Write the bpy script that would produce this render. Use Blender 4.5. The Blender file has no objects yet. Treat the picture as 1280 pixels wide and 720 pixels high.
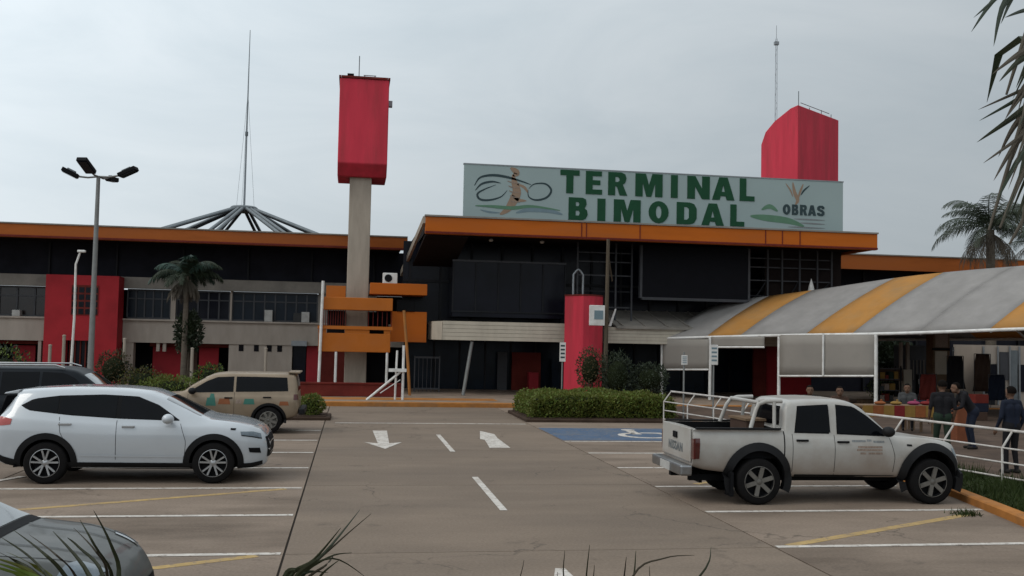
import bpy, bmesh, math, random
from math import sin, cos, pi, radians
from mathutils import Vector, Matrix, noise
from mathutils.bvhtree import BVHTree
random.seed(7)
S = bpy.context.scene
COL = S.collection

# ------------------------------------------------------------ camera
FL, CAMH, YAW, PITCH, ROLL = 1235.75, 2.552, 0.15968, 0.05081, 0.02066
_f = Vector((sin(YAW)*cos(PITCH), cos(YAW)*cos(PITCH), sin(PITCH)))
_r0 = Vector((cos(YAW), -sin(YAW), 0)); _u0 = _r0.cross(_f)
_r = _r0*cos(ROLL) + _u0*sin(ROLL); _u = -_r0*sin(ROLL) + _u0*cos(ROLL)
cd = bpy.data.cameras.new('camera'); cam = bpy.data.objects.new('camera', cd); COL.objects.link(cam)
cd.sensor_width = 36; cd.lens = FL/1280*36; cd.clip_start = 0.05; cd.clip_end = 3000
cam.matrix_world = Matrix(((_r.x, _u.x, -_f.x, 0), (_r.y, _u.y, -_f.y, 0), (_r.z, _u.z, -_f.z, CAMH), (0, 0, 0, 1)))
S.camera = cam
S.render.resolution_x = 1024; S.render.resolution_y = 576

# ------------------------------------------------------------ sky, sun, exposure
SUN_EL, SUN_AZ = radians(48), radians(-105)      # azimuth from +Y (down the lane), negative = left
sund = Vector((sin(SUN_AZ)*cos(SUN_EL), cos(SUN_AZ)*cos(SUN_EL), sin(SUN_EL)))
w = bpy.data.worlds.new('World'); S.world = w; w.use_nodes = True
nt = w.node_tree; nt.nodes.clear()
def N(t, **k):
    n = nt.nodes.new(t)
    for a, b in k.items(): setattr(n, a, b)
    return n
out = N('ShaderNodeOutputWorld'); bg = N('ShaderNodeBackground'); bg.inputs[1].default_value = 0.08
sky = N('ShaderNodeTexSky', sky_type='NISHITA', sun_disc=False)
sky.sun_elevation = SUN_EL; sky.sun_rotation = SUN_AZ; sky.dust_density = 4.0; sky.air_density = 1.2
tc = N('ShaderNodeTexCoord')
mp = N('ShaderNodeMapping'); mp.inputs['Scale'].default_value = (1, 1, 3.4)
nz = N('ShaderNodeTexNoise'); nz.inputs['Scale'].default_value = 2.7; nz.inputs['Detail'].default_value = 8; nz.inputs['Roughness'].default_value = 0.58
nz.inputs['Distortion'].default_value = 0.6
nt.links.new(tc.outputs['Generated'], mp.inputs[0]); nt.links.new(mp.outputs[0], nz.inputs['Vector'])
cr = N('ShaderNodeValToRGB'); cr.color_ramp.elements[0].position = 0.3; cr.color_ramp.elements[1].position = 0.7
cr.color_ramp.elements[0].color = (7.9, 8.95, 9.65, 1); cr.color_ramp.elements[1].color = (9.7, 10.55, 11.1, 1)
nt.links.new(nz.outputs[0], cr.inputs[0])
# the cloud deck glows where the sun stands behind it
dot = N('ShaderNodeVectorMath', operation='DOT_PRODUCT'); dot.inputs[1].default_value = sund
nt.links.new(tc.outputs['Generated'], dot.inputs[0])
mr = N('ShaderNodeMapRange', interpolation_type='SMOOTHSTEP'); mr.inputs[1].default_value = -0.62; mr.inputs[2].default_value = 1.0
mr.inputs[3].default_value = 0.55; mr.inputs[4].default_value = 1.75
nt.links.new(dot.outputs['Value'], mr.inputs[0])
mul = N('ShaderNodeVectorMath', operation='SCALE'); nt.links.new(cr.outputs[0], mul.inputs[0]); nt.links.new(mr.outputs[0], mul.inputs['Scale'])
mx = N('ShaderNodeMixRGB'); mx.inputs[0].default_value = 0.93
nt.links.new(sky.outputs[0], mx.inputs[1]); nt.links.new(mul.outputs[0], mx.inputs[2])
nt.links.new(mx.outputs[0], bg.inputs[0]); nt.links.new(bg.outputs[0], out.inputs[0])
sl = bpy.data.lights.new('sun', 'SUN'); sl.energy = 0.85; sl.angle = radians(25); sl.color = (1, .95, .88)
so = bpy.data.objects.new('sun', sl); COL.objects.link(so); so.rotation_euler = (-sund).to_track_quat('-Z', 'Y').to_euler(); so.location = (-20, 0, 30)
S.view_settings.view_transform = 'Standard'; S.view_settings.look = 'None'; S.view_settings.exposure = 0.0; S.view_settings.gamma = 1.0
S.render.engine = 'CYCLES'

# ------------------------------------------------------------ helpers
def ray(x, y): return _f + _r*((x-640)/FL) - _u*((y-360)/FL)
def at(x, y, Y):
    d = ray(x, y); return Vector((0, 0, CAMH)) + d*(Y/d.y)
def gnd(x, y, z=0):
    d = ray(x, y); return Vector((0, 0, CAMH)) + d*((z-CAMH)/d.z)
def ax(x, y, Y): return at(x, y, Y).x
def az(x, y, Y): return at(x, y, Y).z

MATS = {}
KA, KEEP = .74, ('car', 'truck', 'hedge', 'bush', 'lamp', 'rim', 'white_metal', 'skin', 'white_paint')
def mat(name, col, rough=0.7, metal=0.0, var=0.18, scale=3.0, bump=0.0, bscale=40.0, spec=0.12, dirt=None, dscale=0.8, damt=0.5, trans=0.0,
        objvar=0.0, coat=0.0, alpha=1.0, lowtint=None, pave=False, chip=None, stretch=(1, 1, 1)):
    """procedural paint/fabric/stone: base colour, two noises of variation, optional dirt colour and fine bump"""
    if name in MATS: return MATS[name]
    if not name.startswith(KEEP): col = tuple(c*KA for c in col); dirt = dirt and tuple(c*KA for c in dirt)
    m = bpy.data.materials.new(name); m.use_nodes = True; t = m.node_tree; ns = t.nodes; L = t.links
    b = ns['Principled BSDF']; b.inputs['Roughness'].default_value = rough; b.inputs['Metallic'].default_value = metal
    b.inputs['Specular IOR Level'].default_value = spec; b.inputs['Coat Weight'].default_value = coat; b.inputs['Coat Roughness'].default_value = 0.06
    tc = ns.new('ShaderNodeTexCoord'); mpn = ns.new('ShaderNodeMapping'); mpn.inputs['Scale'].default_value = stretch
    L.new(tc.outputs['Object'], mpn.inputs[0]); vec = mpn.outputs[0]
    n1 = ns.new('ShaderNodeTexNoise'); n1.inputs['Scale'].default_value = scale; n1.inputs['Detail'].default_value = 5; n1.inputs['Roughness'].default_value = 0.6
    L.new(vec, n1.inputs['Vector'])
    r = ns.new('ShaderNodeMapRange'); r.inputs[1].default_value = 0.25; r.inputs[2].default_value = 0.75
    r.inputs[3].default_value = 1-var; r.inputs[4].default_value = 1+var*0.7; L.new(n1.outputs[0], r.inputs[0])
    sc = ns.new('ShaderNodeVectorMath'); sc.operation = 'SCALE'; sc.inputs[0].default_value = col[:3]; L.new(r.outputs[0], sc.inputs['Scale'])
    last = sc.outputs[0]
    if objvar:
        oi = ns.new('ShaderNodeObjectInfo'); r2 = ns.new('ShaderNodeMapRange'); r2.inputs[3].default_value = 1-objvar; r2.inputs[4].default_value = 1+objvar
        L.new(oi.outputs['Random'], r2.inputs[0])
        s2 = ns.new('ShaderNodeVectorMath'); s2.operation = 'SCALE'; L.new(last, s2.inputs[0]); L.new(r2.outputs[0], s2.inputs['Scale']); last = s2.outputs[0]
    if dirt:
        n2 = ns.new('ShaderNodeTexNoise'); n2.inputs['Scale'].default_value = dscale; n2.inputs['Detail'].default_value = 7; n2.inputs['Roughness'].default_value = 0.65
        L.new(vec, n2.inputs['Vector'])
        r3 = ns.new('ShaderNodeMapRange'); r3.inputs[1].default_value = 0.45; r3.inputs[2].default_value = 0.75; r3.inputs[4].default_value = damt
        L.new(n2.outputs[0], r3.inputs[0])
        mm = ns.new('ShaderNodeMixRGB'); L.new(r3.outputs[0], mm.inputs[0]); L.new(last, mm.inputs[1]); mm.inputs[2].default_value = (*dirt, 1); last = mm.outputs[0]
    if pave:         # cracks, oil drips, tyre-dark speckle
        v1 = ns.new('ShaderNodeTexVoronoi'); v1.feature = 'DISTANCE_TO_EDGE'; v1.inputs['Scale'].default_value = .42
        nd = ns.new('ShaderNodeTexNoise'); nd.inputs['Scale'].default_value = 1.7; nd.inputs['Detail'].default_value = 6; L.new(tc.outputs['Object'], nd.inputs['Vector'])
        va = ns.new('ShaderNodeVectorMath'); va.operation = 'MULTIPLY_ADD'; L.new(nd.outputs['Color'], va.inputs[0]); va.inputs[1].default_value = (1.1, 1.1, 0); L.new(tc.outputs['Object'], va.inputs[2]); L.new(va.outputs[0], v1.inputs['Vector'])
        c1 = ns.new('ShaderNodeMapRange'); c1.inputs[1].default_value = .002; c1.inputs[2].default_value = .009; c1.inputs[3].default_value = .6; c1.inputs[4].default_value = 0; L.new(v1.outputs['Distance'], c1.inputs[0])
        nm_ = ns.new('ShaderNodeTexNoise'); nm_.inputs['Scale'].default_value = .23; L.new(tc.outputs['Object'], nm_.inputs['Vector'])
        c2 = ns.new('ShaderNodeMapRange'); c2.inputs[1].default_value = .47; c2.inputs[2].default_value = .58; L.new(nm_.outputs[0], c2.inputs[0])
        ck = ns.new('ShaderNodeMath'); ck.operation = 'MULTIPLY'; L.new(c1.outputs[0], ck.inputs[0]); L.new(c2.outputs[0], ck.inputs[1])
        no_ = ns.new('ShaderNodeTexNoise'); no_.inputs['Scale'].default_value = 1.15; no_.inputs['Detail'].default_value = 8; no_.inputs['Roughness'].default_value = .7; L.new(tc.outputs['Object'], no_.inputs['Vector'])
        c3 = ns.new('ShaderNodeMapRange'); c3.inputs[1].default_value = .6; c3.inputs[2].default_value = .74; c3.inputs[4].default_value = .6; L.new(no_.outputs[0], c3.inputs[0])
        mxm = ns.new('ShaderNodeMath'); mxm.operation = 'MAXIMUM'; L.new(ck.outputs[0], mxm.inputs[0]); L.new(c3.outputs[0], mxm.inputs[1])
        m6 = ns.new('ShaderNodeMixRGB'); L.new(mxm.outputs[0], m6.inputs[0]); L.new(last, m6.inputs[1]); m6.inputs[2].default_value = (.045, .036, .03, 1); last = m6.outputs[0]
        ng = ns.new('ShaderNodeTexNoise'); ng.inputs['Scale'].default_value = 28; ng.inputs['Detail'].default_value = 3; L.new(tc.outputs['Object'], ng.inputs['Vector'])
        c4 = ns.new('ShaderNodeMapRange'); c4.inputs[1].default_value = .3; c4.inputs[2].default_value = .7; c4.inputs[3].default_value = .86; c4.inputs[4].default_value = 1.12; L.new(ng.outputs[0], c4.inputs[0])
        s7 = ns.new('ShaderNodeVectorMath'); s7.operation = 'SCALE'; L.new(last, s7.inputs[0]); L.new(c4.outputs[0], s7.inputs['Scale']); last = s7.outputs[0]
    if chip:         # worn paint: the slab shows through in sharp-edged chips
        nc = ns.new('ShaderNodeTexNoise'); nc.inputs['Scale'].default_value = 9; nc.inputs['Detail'].default_value = 8; nc.inputs['Roughness'].default_value = .75; L.new(tc.outputs['Object'], nc.inputs['Vector'])
        c5 = ns.new('ShaderNodeMapRange'); c5.inputs[1].default_value = .54; c5.inputs[2].default_value = .6; c5.inputs[4].default_value = .85; L.new(nc.outputs[0], c5.inputs[0])
        m7 = ns.new('ShaderNodeMixRGB'); L.new(c5.outputs[0], m7.inputs[0]); L.new(last, m7.inputs[1]); m7.inputs[2].default_value = (*chip, 1); last = m7.outputs[0]
    if lowtint:      # noise-edged tint mixed in towards the lower panels
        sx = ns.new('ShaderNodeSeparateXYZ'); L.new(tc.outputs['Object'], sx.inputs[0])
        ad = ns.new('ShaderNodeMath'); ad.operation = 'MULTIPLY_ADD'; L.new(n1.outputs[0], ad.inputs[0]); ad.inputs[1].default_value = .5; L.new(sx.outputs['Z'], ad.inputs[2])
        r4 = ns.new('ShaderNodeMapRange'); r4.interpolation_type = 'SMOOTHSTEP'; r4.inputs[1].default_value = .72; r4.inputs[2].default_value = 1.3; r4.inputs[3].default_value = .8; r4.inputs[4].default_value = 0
        L.new(ad.outputs[0], r4.inputs[0]); m5 = ns.new('ShaderNodeMixRGB'); L.new(r4.outputs[0], m5.inputs[0]); L.new(last, m5.inputs[1]); m5.inputs[2].default_value = (*lowtint, 1); last = m5.outputs[0]
    L.new(last, b.inputs['Base Color'])
    if bump:
        n3 = ns.new('ShaderNodeTexNoise'); n3.inputs['Scale'].default_value = bscale; n3.inputs['Detail'].default_value = 4; L.new(vec, n3.inputs['Vector'])
        bp = ns.new('ShaderNodeBump'); bp.inputs['Strength'].default_value = bump; bp.inputs['Distance'].default_value = 0.02
        L.new(n3.outputs[0], bp.inputs['Height']); L.new(bp.outputs[0], b.inputs['Normal'])
    if trans:
        tr = ns.new('ShaderNodeBsdfTranslucent'); L.new(last, tr.inputs[0])
        ms = ns.new('ShaderNodeMixShader'); ms.inputs[0].default_value = trans
        o = ns['Material Output']; L.new(b.outputs[0], ms.inputs[1]); L.new(tr.outputs[0], ms.inputs[2]); L.new(ms.outputs[0], o.inputs[0])
    if alpha < 1: b.inputs['Alpha'].default_value = alpha
    MATS[name] = m; return m

M = {}
M['ground'] = mat('ground', (.15, .12, .09), .95, var=.3, scale=.4, bump=.3, dirt=(.06, .08, .03), dscale=.25, damt=.8)
M['slab'] = mat('slab', (.236, .18, .136), .75, var=.16, scale=1.1, bump=.25, bscale=55, dirt=(.15, .117, .093), dscale=.42, damt=.75, pave=True, objvar=.06, stretch=(.35, 1, 1))
M['bay'] = mat('bay', (.26, .198, .152), .78, var=.26, scale=.9, bump=.25, bscale=55, dirt=(.1, .073, .054), dscale=.5, damt=.9, pave=True, objvar=.07, stretch=(.4, 1, 1))
M['joint'] = mat('joint', (.075, .062, .052), .95, var=.3)
M['white_paint'] = mat('white_paint', (.5, .46, .415), .7, var=.2, scale=6, dirt=(.3, .25, .21), dscale=3.2, damt=.8, chip=(.19, .15, .12))
M['yellow_paint'] = mat('yellow_paint', (.5, .34, .14), .75, var=.2, scale=6, dirt=(.3, .215, .15), dscale=2.6, damt=.9, chip=(.19, .145, .11))
M['blue_paint'] = mat('blue_paint', (.085, .135, .22), .75, var=.25, scale=3, dirt=(.17, .175, .18), dscale=1.2, damt=.8, chip=(.17, .145, .125))
M['kerb_yellow'] = mat('kerb_yellow', (.45, .18, .045), .75, var=.25, scale=3, dirt=(.2, .13, .08), dscale=1.4, damt=.8, bump=.1)
M['kerb_grey'] = mat('kerb_grey', (.24, .2, .17), .85, var=.2, scale=3, bump=.2)
M['paving'] = mat('paving', (.3, .225, .17), .85, var=.2, scale=2, bump=.15, dirt=(.1, .08, .06), damt=.6, objvar=.1)
M['orange_dull'] = mat('orange_dull', (.42, .115, .025), .7, var=.18, scale=1.2, dirt=(.24, .075, .03), dscale=.6, damt=.85, stretch=(.4, 1, 2))
M['orange'] = mat('orange', (.56, .135, .013), .6, var=.16, scale=1.2, dirt=(.32, .095, .03), dscale=.6, damt=.75, stretch=(.4, 1, 2))
M['orange_b'] = mat('orange_b', (.52, .15, .022), .65, var=.15, scale=2, dirt=(.34, .12, .04), dscale=1, damt=.6)
M['red'] = mat('red', (.68, .05, .08), .6, var=.18, scale=1.0, dirt=(.4, .05, .06), dscale=.7, damt=.9, stretch=(2.2, 2.2, .3))
M['red_wall'] = mat('red_wall', (.42, .026, .034), .6, var=.15, scale=1.3, dirt=(.24, .018, .022), dscale=.8, damt=.6)
M['red_shop'] = mat('red_shop', (.42, .03, .04), .6, var=.2, scale=2, dirt=(.1, .015, .02), dscale=1, damt=.6)
M['dkred'] = mat('dkred', (.16, .025, .018), .7, var=.3, scale=2)
M['concrete'] = mat('concrete', (.46, .39, .33), .85, var=.14, scale=1.5, bump=.15, dirt=(.3, .25, .205), dscale=.7, damt=.6, stretch=(1.5, 1.5, .4))
M['tower_conc'] = mat('tower_conc', (.44, .375, .305), .85, var=.15, scale=1.5, bump=.15, dirt=(.2, .165, .13), dscale=.6, damt=.6, stretch=(2, 2, .35))
M['beam'] = mat('beam', (.3, .27, .235), .85, var=.16, scale=1.5, dirt=(.11, .1, .09), dscale=.8, damt=.6)
M['beige'] = mat('beige', (.58, .51, .41), .7, var=.1, scale=2, dirt=(.2, .175, .145), dscale=.7, damt=.5, stretch=(1, 1, .5))
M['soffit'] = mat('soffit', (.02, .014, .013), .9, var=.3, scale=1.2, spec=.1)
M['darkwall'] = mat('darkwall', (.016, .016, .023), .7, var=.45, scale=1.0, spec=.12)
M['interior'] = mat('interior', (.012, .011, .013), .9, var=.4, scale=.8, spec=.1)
M['glass_dark'] = mat('glass_dark', (.010, .0105, .017), .22, var=.5, scale=.7, spec=.12)
M['glass_blue'] = mat('glass_blue', (.010, .017, .028), .22, var=.5, scale=.7, spec=.14)
M['glass_brown'] = mat('glass_brown', (.022, .014, .012), .2, var=.5, scale=.8, spec=.4)
M['screen'] = mat('screen', (.005, .005, .008), .6, var=.2, spec=.1)
M['frame_grey'] = mat('frame_grey', (.06, .06, .066), .6, var=.2, spec=.3)
M['frame_dark'] = mat('frame_dark', (.014, .014, .017), .6, var=.2, spec=.2)
M['steel'] = mat('steel', (.3, .31, .32), .45, metal=.6, var=.15, scale=6)
M['mast_steel'] = mat('mast_steel', (.34, .37, .39), .6, var=.15)
M['steel_dk'] = mat('steel_dk', (.2, .22, .23), .5, metal=.4, var=.2, scale=4)
M['pole_grey'] = mat('pole_grey', (.26, .26, .25), .5, metal=.4, var=.15, scale=5)
M['white_metal'] = mat('white_metal', (.6, .58, .55), .5, var=.12, scale=6, dirt=(.3, .26, .22), dscale=2.5, damt=.6)
M['rail_white'] = mat('rail_white', (.6, .56, .52), .6, var=.2, scale=5, dirt=(.3, .24, .19), dscale=3, damt=.8)
M['black'] = mat('black', (.006, .006, .007), .7, var=.25, spec=.12)
M['rubber'] = mat('rubber', (.010, .009, .009), .9, var=.3, scale=8, spec=.12)
M['plastic'] = mat('plastic', (.009, .009, .010), .65, var=.2, scale=6, dirt=(.03, .025, .02), dscale=2, damt=.3, spec=.18)
M['wood_pole'] = mat('wood_pole', (.11, .085, .06), .85, var=.3, scale=4, stretch=(6, 6, .5))
M['wood'] = mat('wood', (.2, .13, .08), .8, var=.3, scale=4, stretch=(4, 1, 1))
M['sign'] = mat('sign', (.37, .45, .44), .55, var=.06, scale=1, dirt=(.27, .32, .32), dscale=.5, damt=.4)
M['sign_green'] = mat('sign_green', (.016, .075, .035), .6, var=.12)
M['sign_dark'] = mat('sign_dark', (.045, .07, .075), .6, var=.1)
M['sign_tan'] = mat('sign_tan', (.34, .235, .165), .6, var=.1)
M['sign_lgreen'] = mat('sign_lgreen', (.13, .25, .16), .6, var=.1)
M['sign_blue'] = mat('sign_blue', (.2, .27, .3), .6, var=.1)
M['fabric'] = mat('fabric', (.37, .345, .325), .9, var=.16, scale=1.5, dirt=(.31, .29, .27), dscale=.6, damt=.8, trans=.2, spec=.2, bump=.5, bscale=4)
M['fabric_y'] = mat('fabric_y', (.64, .31, .085), .9, var=.12, scale=1.5, dirt=(.46, .29, .14), dscale=.7, damt=.9, trans=.3, spec=.2, bump=.5, bscale=4)
M['banner'] = mat('banner', (.36, .325, .285), .9, var=.08, scale=2, dirt=(.22, .2, .18), dscale=1, damt=.5, trans=.12)
M['car_white'] = mat('car_white', (.38, .40, .42), .25, var=.03, scale=2, coat=1.0, spec=.5, dirt=(.3, .29, .27), dscale=1.2, damt=.15)
M['truck_white'] = mat('truck_white', (.34, .325, .30), .35, var=.05, scale=2, coat=.4, dirt=(.22, .18, .145), dscale=1.3, damt=.6, lowtint=(.2, .15, .115))
M['car_grey'] = mat('car_grey', (.075, .077, .073), .42, metal=.1, var=.1, scale=2, coat=.2, dirt=(.2, .19, .17), dscale=2, damt=.3)
M['car_tan'] = mat('car_tan', (.235, .18, .125), .45, metal=.1, var=.1, scale=2, coat=.25, dirt=(.15, .11, .075), dscale=1.3, damt=.7)
M['car_dark'] = mat('car_dark', (.004, .006, .009), .4, var=.1, coat=.06, spec=.12)
M['car_glass'] = mat('car_glass', (.002, .0024, .0035), .1, var=.3, spec=.1)
M['car_glass_clear'] = mat('car_glass_clear', (.02, .026, .03), .05, var=.3, spec=.8, coat=1)
M['lamp_clear'] = mat('lamp_clear', (.12, .145, .165), .08, metal=.5, var=.4, scale=14, coat=1)
M['lamp_red'] = mat('lamp_red', (.3, .03, .02), .15, var=.2, coat=1)
M['lamp_dkred'] = mat('lamp_dkred', (.07, .012, .01), .2, var=.2, coat=1)
M['rim'] = mat('rim', (.34, .34, .34), .35, metal=.75, var=.15, scale=9)
M['rim_dirty'] = mat('rim_dirty', (.15, .14, .125), .5, metal=.5, var=.25, scale=9)
M['chrome'] = mat('chrome', (.4, .41, .42), .3, metal=.9, var=.15, scale=4, dirt=(.2, .18, .16), dscale=3, damt=.6)
M['print_brown'] = mat('print_brown', (.33, .25, .2), .6, var=.4, scale=30)
M['print_grey'] = mat('print_grey', (.25, .26, .26), .6, var=.4, scale=30)
M['print_teal'] = mat('print_teal', (.06, .19, .15), .6)
M['print_orange'] = mat('print_orange', (.3, .11, .05), .6)
M['hedge_leaf'] = mat('hedge_leaf', (.10, .108, .018), .6, var=.45, scale=1.6, trans=.25, spec=.3)
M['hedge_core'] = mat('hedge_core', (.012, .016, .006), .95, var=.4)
M['bush_leaf'] = mat('bush_leaf', (.105, .145, .025), .6, var=.4, scale=3, trans=.25, spec=.3)
M['dry_leaf'] = mat('dry_leaf', (.12, .085, .04), .7, var=.4, scale=3, trans=.2, spec=.2)
M['dark_leaf'] = mat('dark_leaf', (.028, .04, .02), .65, var=.4, scale=2, trans=.2, spec=.25)
M['palm_leaf'] = mat('palm_leaf', (.042, .058, .032), .5, var=.4, scale=2, trans=.15, spec=.35)
M['palm_blue'] = mat('palm_blue', (.03, .07, .05), .5, var=.4, scale=2, trans=.15, spec=.35)
M['palm_dry'] = mat('palm_dry', (.13, .11, .085), .8, var=.35, scale=2, trans=.15, spec=.2)
M['blade'] = mat('blade', (.035, .04, .018), .6, var=.4, scale=5, trans=.1, spec=.25)
M['blade_dry'] = mat('blade_dry', (.06, .05, .034), .7, var=.4, scale=5, spec=.2)
M['trunk'] = mat('trunk', (.14, .115, .09), .9, var=.35, scale=5, bump=.6, bscale=14, stretch=(1, 1, 3))
M['verge_turf'] = mat('verge_turf', (.035, .045, .014), .95, var=.4, scale=3, bump=.6, bscale=30, dirt=(.06, .042, .025), dscale=1.2, damt=.6, spec=.1)
M['soil'] = mat('soil', (.065, .042, .03), .95, var=.35, scale=2, bump=.6, bscale=20)
M['grass'] = mat('grass', (.034, .052, .011), .7, var=.4, scale=2, trans=.2, spec=.2)
M['skin'] = mat('skin', (.12, .065, .042), .7, var=.1, spec=.2)
M['brick_walk'] = mat('brick_walk', (.115, .078, .058), .9, var=.3, scale=3, bump=.3, dirt=(.05, .036, .028), dscale=.8, damt=.8)
M['hair'] = mat('hair', (.008, .006, .005), .9, var=.2, spec=.05)
for n, c in (('navy', (.012, .016, .03)), ('blackcloth', (.012, .011, .013)), ('denim', (.03, .042, .07)), ('greencloth', (.02, .035, .022)), ('greycloth', (.06, .06, .06)),
             ('whitecloth', (.5, .48, .45)), ('browncloth', (.07, .04, .028)), ('pinkcloth', (.3, .05, .11)), ('shoe', (.02, .017, .015)), ('redcloth', (.2, .02, .02)),
             ('yellowcloth', (.28, .16, .04)), ('orangecloth', (.28, .09, .03)), ('crate_orange', (.2, .065, .03))):
    M[n] = mat(n, c, .9, var=.2, scale=6, spec=.2)

class MB:
    """collects geometry; build() links it as one mesh object"""
    def __init__(s): s.v = []; s.f = []
    def add(s, vs, fs):
        b = len(s.v); s.v += [tuple(p) for p in vs]; s.f += [tuple(i+b for i in f) for f in fs]; return s
    def box(s, x0, x1, y0, y1, z0, z1):
        x0, x1 = min(x0, x1), max(x0, x1); y0, y1 = min(y0, y1), max(y0, y1); z0, z1 = min(z0, z1), max(z0, z1)
        return s.add([(x0, y0, z0), (x1, y0, z0), (x1, y1, z0), (x0, y1, z0), (x0, y0, z1), (x1, y0, z1), (x1, y1, z1), (x0, y1, z1)],
                     [(3, 2, 1, 0), (4, 5, 6, 7), (0, 1, 5, 4), (1, 2, 6, 5), (2, 3, 7, 6), (3, 0, 4, 7)])
    def obox(s, c, X, Y, Z):
        """box from centre and three half-axis vectors"""
        c, X, Y, Z = Vector(c), Vector(X), Vector(Y), Vector(Z)
        vs = [c+X*a+Y*b+Z*d for d in (-1, 1) for (a, b) in ((-1, -1), (1, -1), (1, 1), (-1, 1))]
        return s.add(vs, [(3, 2, 1, 0), (4, 5, 6, 7), (0, 1, 5, 4), (1, 2, 6, 5), (2, 3, 7, 6), (3, 0, 4, 7)])
    def bar(s, a, b, w, d=None, up=(0, 0, 1)):
        a, b = Vector(a), Vector(b); z = (b-a); L = z.length; z.normalize(); up = Vector(up)
        if abs(z.dot(up)) > .98: up = Vector((0, 1, 0))
        x = z.cross(up).normalized(); y = x.cross(z)
        return s.obox((a+b)/2, x*w/2, y*(d or w)/2, z*L/2)
    def tube(s, pts, r, n=8, cap=True):
        pts = [Vector(p) for p in pts]; rr = r if isinstance(r, (list, tuple)) else [r]*len(pts)
        rings = []; up = None
        for i, p in enumerate(pts):
            t = (pts[min(i+1, len(pts)-1)]-pts[max(i-1, 0)])
            if t.length < 1e-9: t = Vector((0, 0, 1))
            t.normalize()
            if up is None: up = Vector((1, 0, 0)) if abs(t.x) < .8 else Vector((0, 1, 0))
            x = (up - t*up.dot(t)).normalized(); y = t.cross(x); up = x
            rings.append([p + (x*cos(2*pi*k/n)+y*sin(2*pi*k/n))*rr[i] for k in range(n)])
        vs = [q for R in rings for q in R]; fs = []
        for i in range(len(rings)-1):
            for k in range(n):
                a = i*n+k; b = i*n+(k+1) % n; fs.append((a, b, b+n, a+n))
        if cap:
            fs.append(tuple(reversed(range(n)))); fs.append(tuple(range((len(rings)-1)*n, len(rings)*n)))
        return s.add(vs, fs)
    def lathe(s, prof, c=(0, 0, 0), axis='z', n=32, closed=False):
        vs = []; fs = []; m = len(prof)
        for k in range(n):
            a = 2*pi*k/n
            for (r, h) in prof:
                p = (r*cos(a), r*sin(a), h) if axis == 'z' else (r*cos(a), h, r*sin(a)) if axis == 'y' else (h, r*cos(a), r*sin(a))
                vs.append((p[0]+c[0], p[1]+c[1], p[2]+c[2]))
        for k in range(n):
            for i in range(m if closed else m-1):
                a = k*m+i; b = k*m+(i+1) % m; a2 = ((k+1) % n)*m+i; b2 = ((k+1) % n)*m+(i+1) % m
                fs.append((a, a2, b2, b))
        return s.add(vs, fs)
    def prism(s, poly, fn, d):
        """poly 2-D outline; fn maps (u,v) -> Vector; d offset vector for thickness"""
        n = len(poly); d = Vector(d); A = [Vector(fn(u, v)) for u, v in poly]; B = [p+d for p in A]
        return s.add(A+B, [tuple(range(n)), tuple(range(2*n-1, n-1, -1))]+[(i, i+n, (i+1) % n+n, (i+1) % n) for i in range(n)])
    def grid(s, rows):
        m = len(rows[0]); vs = [p for r in rows for p in r]
        return s.add(vs, [(i*m+j, i*m+j+1, (i+1)*m+j+1, (i+1)*m+j) for i in range(len(rows)-1) for j in range(m-1)])
    def ball(s, c, rx, ry, rz, n=12, m=8):
        c = Vector(c); rows = []
        for i in range(m+1):
            t = pi*i/m - pi/2
            rows.append([c+Vector((rx*cos(t)*cos(2*pi*k/n), ry*cos(t)*sin(2*pi*k/n), rz*sin(t))) for k in range(n+1)])
        return s.grid(rows)
    def mesh(s, name, off=None, smooth=None, fix=True):
        me = bpy.data.meshes.new(name)
        vs = s.v if off is None else [(a-off[0], b-off[1], c-off[2]) for a, b, c in s.v]
        me.from_pydata(vs, [], s.f); me.validate(clean_customdata=False)
        if fix:
            bm = bmesh.new(); bm.from_mesh(me); bmesh.ops.recalc_face_normals(bm, faces=bm.faces); bm.to_mesh(me); bm.free()
        if smooth is not None:
            me.shade_smooth(); me.set_sharp_from_angle(angle=radians(smooth))
        return me
    def build(s, name, m, parent=None, local=False, smooth=None, bevel=0, fix=True):
        off = None if (local or parent is None) else org(parent)
        me = s.mesh(name, off, smooth, fix)
        o = bpy.data.objects.new(name, me); COL.objects.link(o)
        for q in (m if isinstance(m, (list, tuple)) else [m]): me.materials.append(M[q] if isinstance(q, str) else q)
        if parent is not None: o.parent = parent
        if bevel:
            b = o.modifiers.new('bevel', 'BEVEL'); b.width = bevel; b.segments = 2; b.limit_method = 'ANGLE'
        return o
def org(o):
    p = Vector((0, 0, 0))
    while o is not None: p = p + o.location; o = o.parent
    return p
def tag(o, label=None, cat=None, group=None, kind=None):
    if label: o['label'] = label
    if cat: o['category'] = cat
    if group: o['group'] = group
    if kind: o['kind'] = kind
    return o
def thing(name, loc, label, cat, group=None, rz=0):
    o = bpy.data.objects.new(name, None); COL.objects.link(o); o.location = loc; o.rotation_euler = (0, 0, rz); o.empty_display_size = .2
    return tag(o, label, cat, group)
def struct(name, mb, m, **k):
    o = mb.build(name, m, **k); return tag(o, kind='structure')
def inst(src, name, parent, loc=(0, 0, 0), rot=(0, 0, 0), scale=(1, 1, 1)):
    o = bpy.data.objects.new(name, src); COL.objects.link(o); o.parent = parent; o.location = loc; o.rotation_euler = rot; o.scale = scale
    return o
def copy_tree(o, parent=None):
    c = o.copy(); COL.objects.link(c); c.parent = parent
    for ch in list(o.children): copy_tree(ch, c)
    return c
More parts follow.
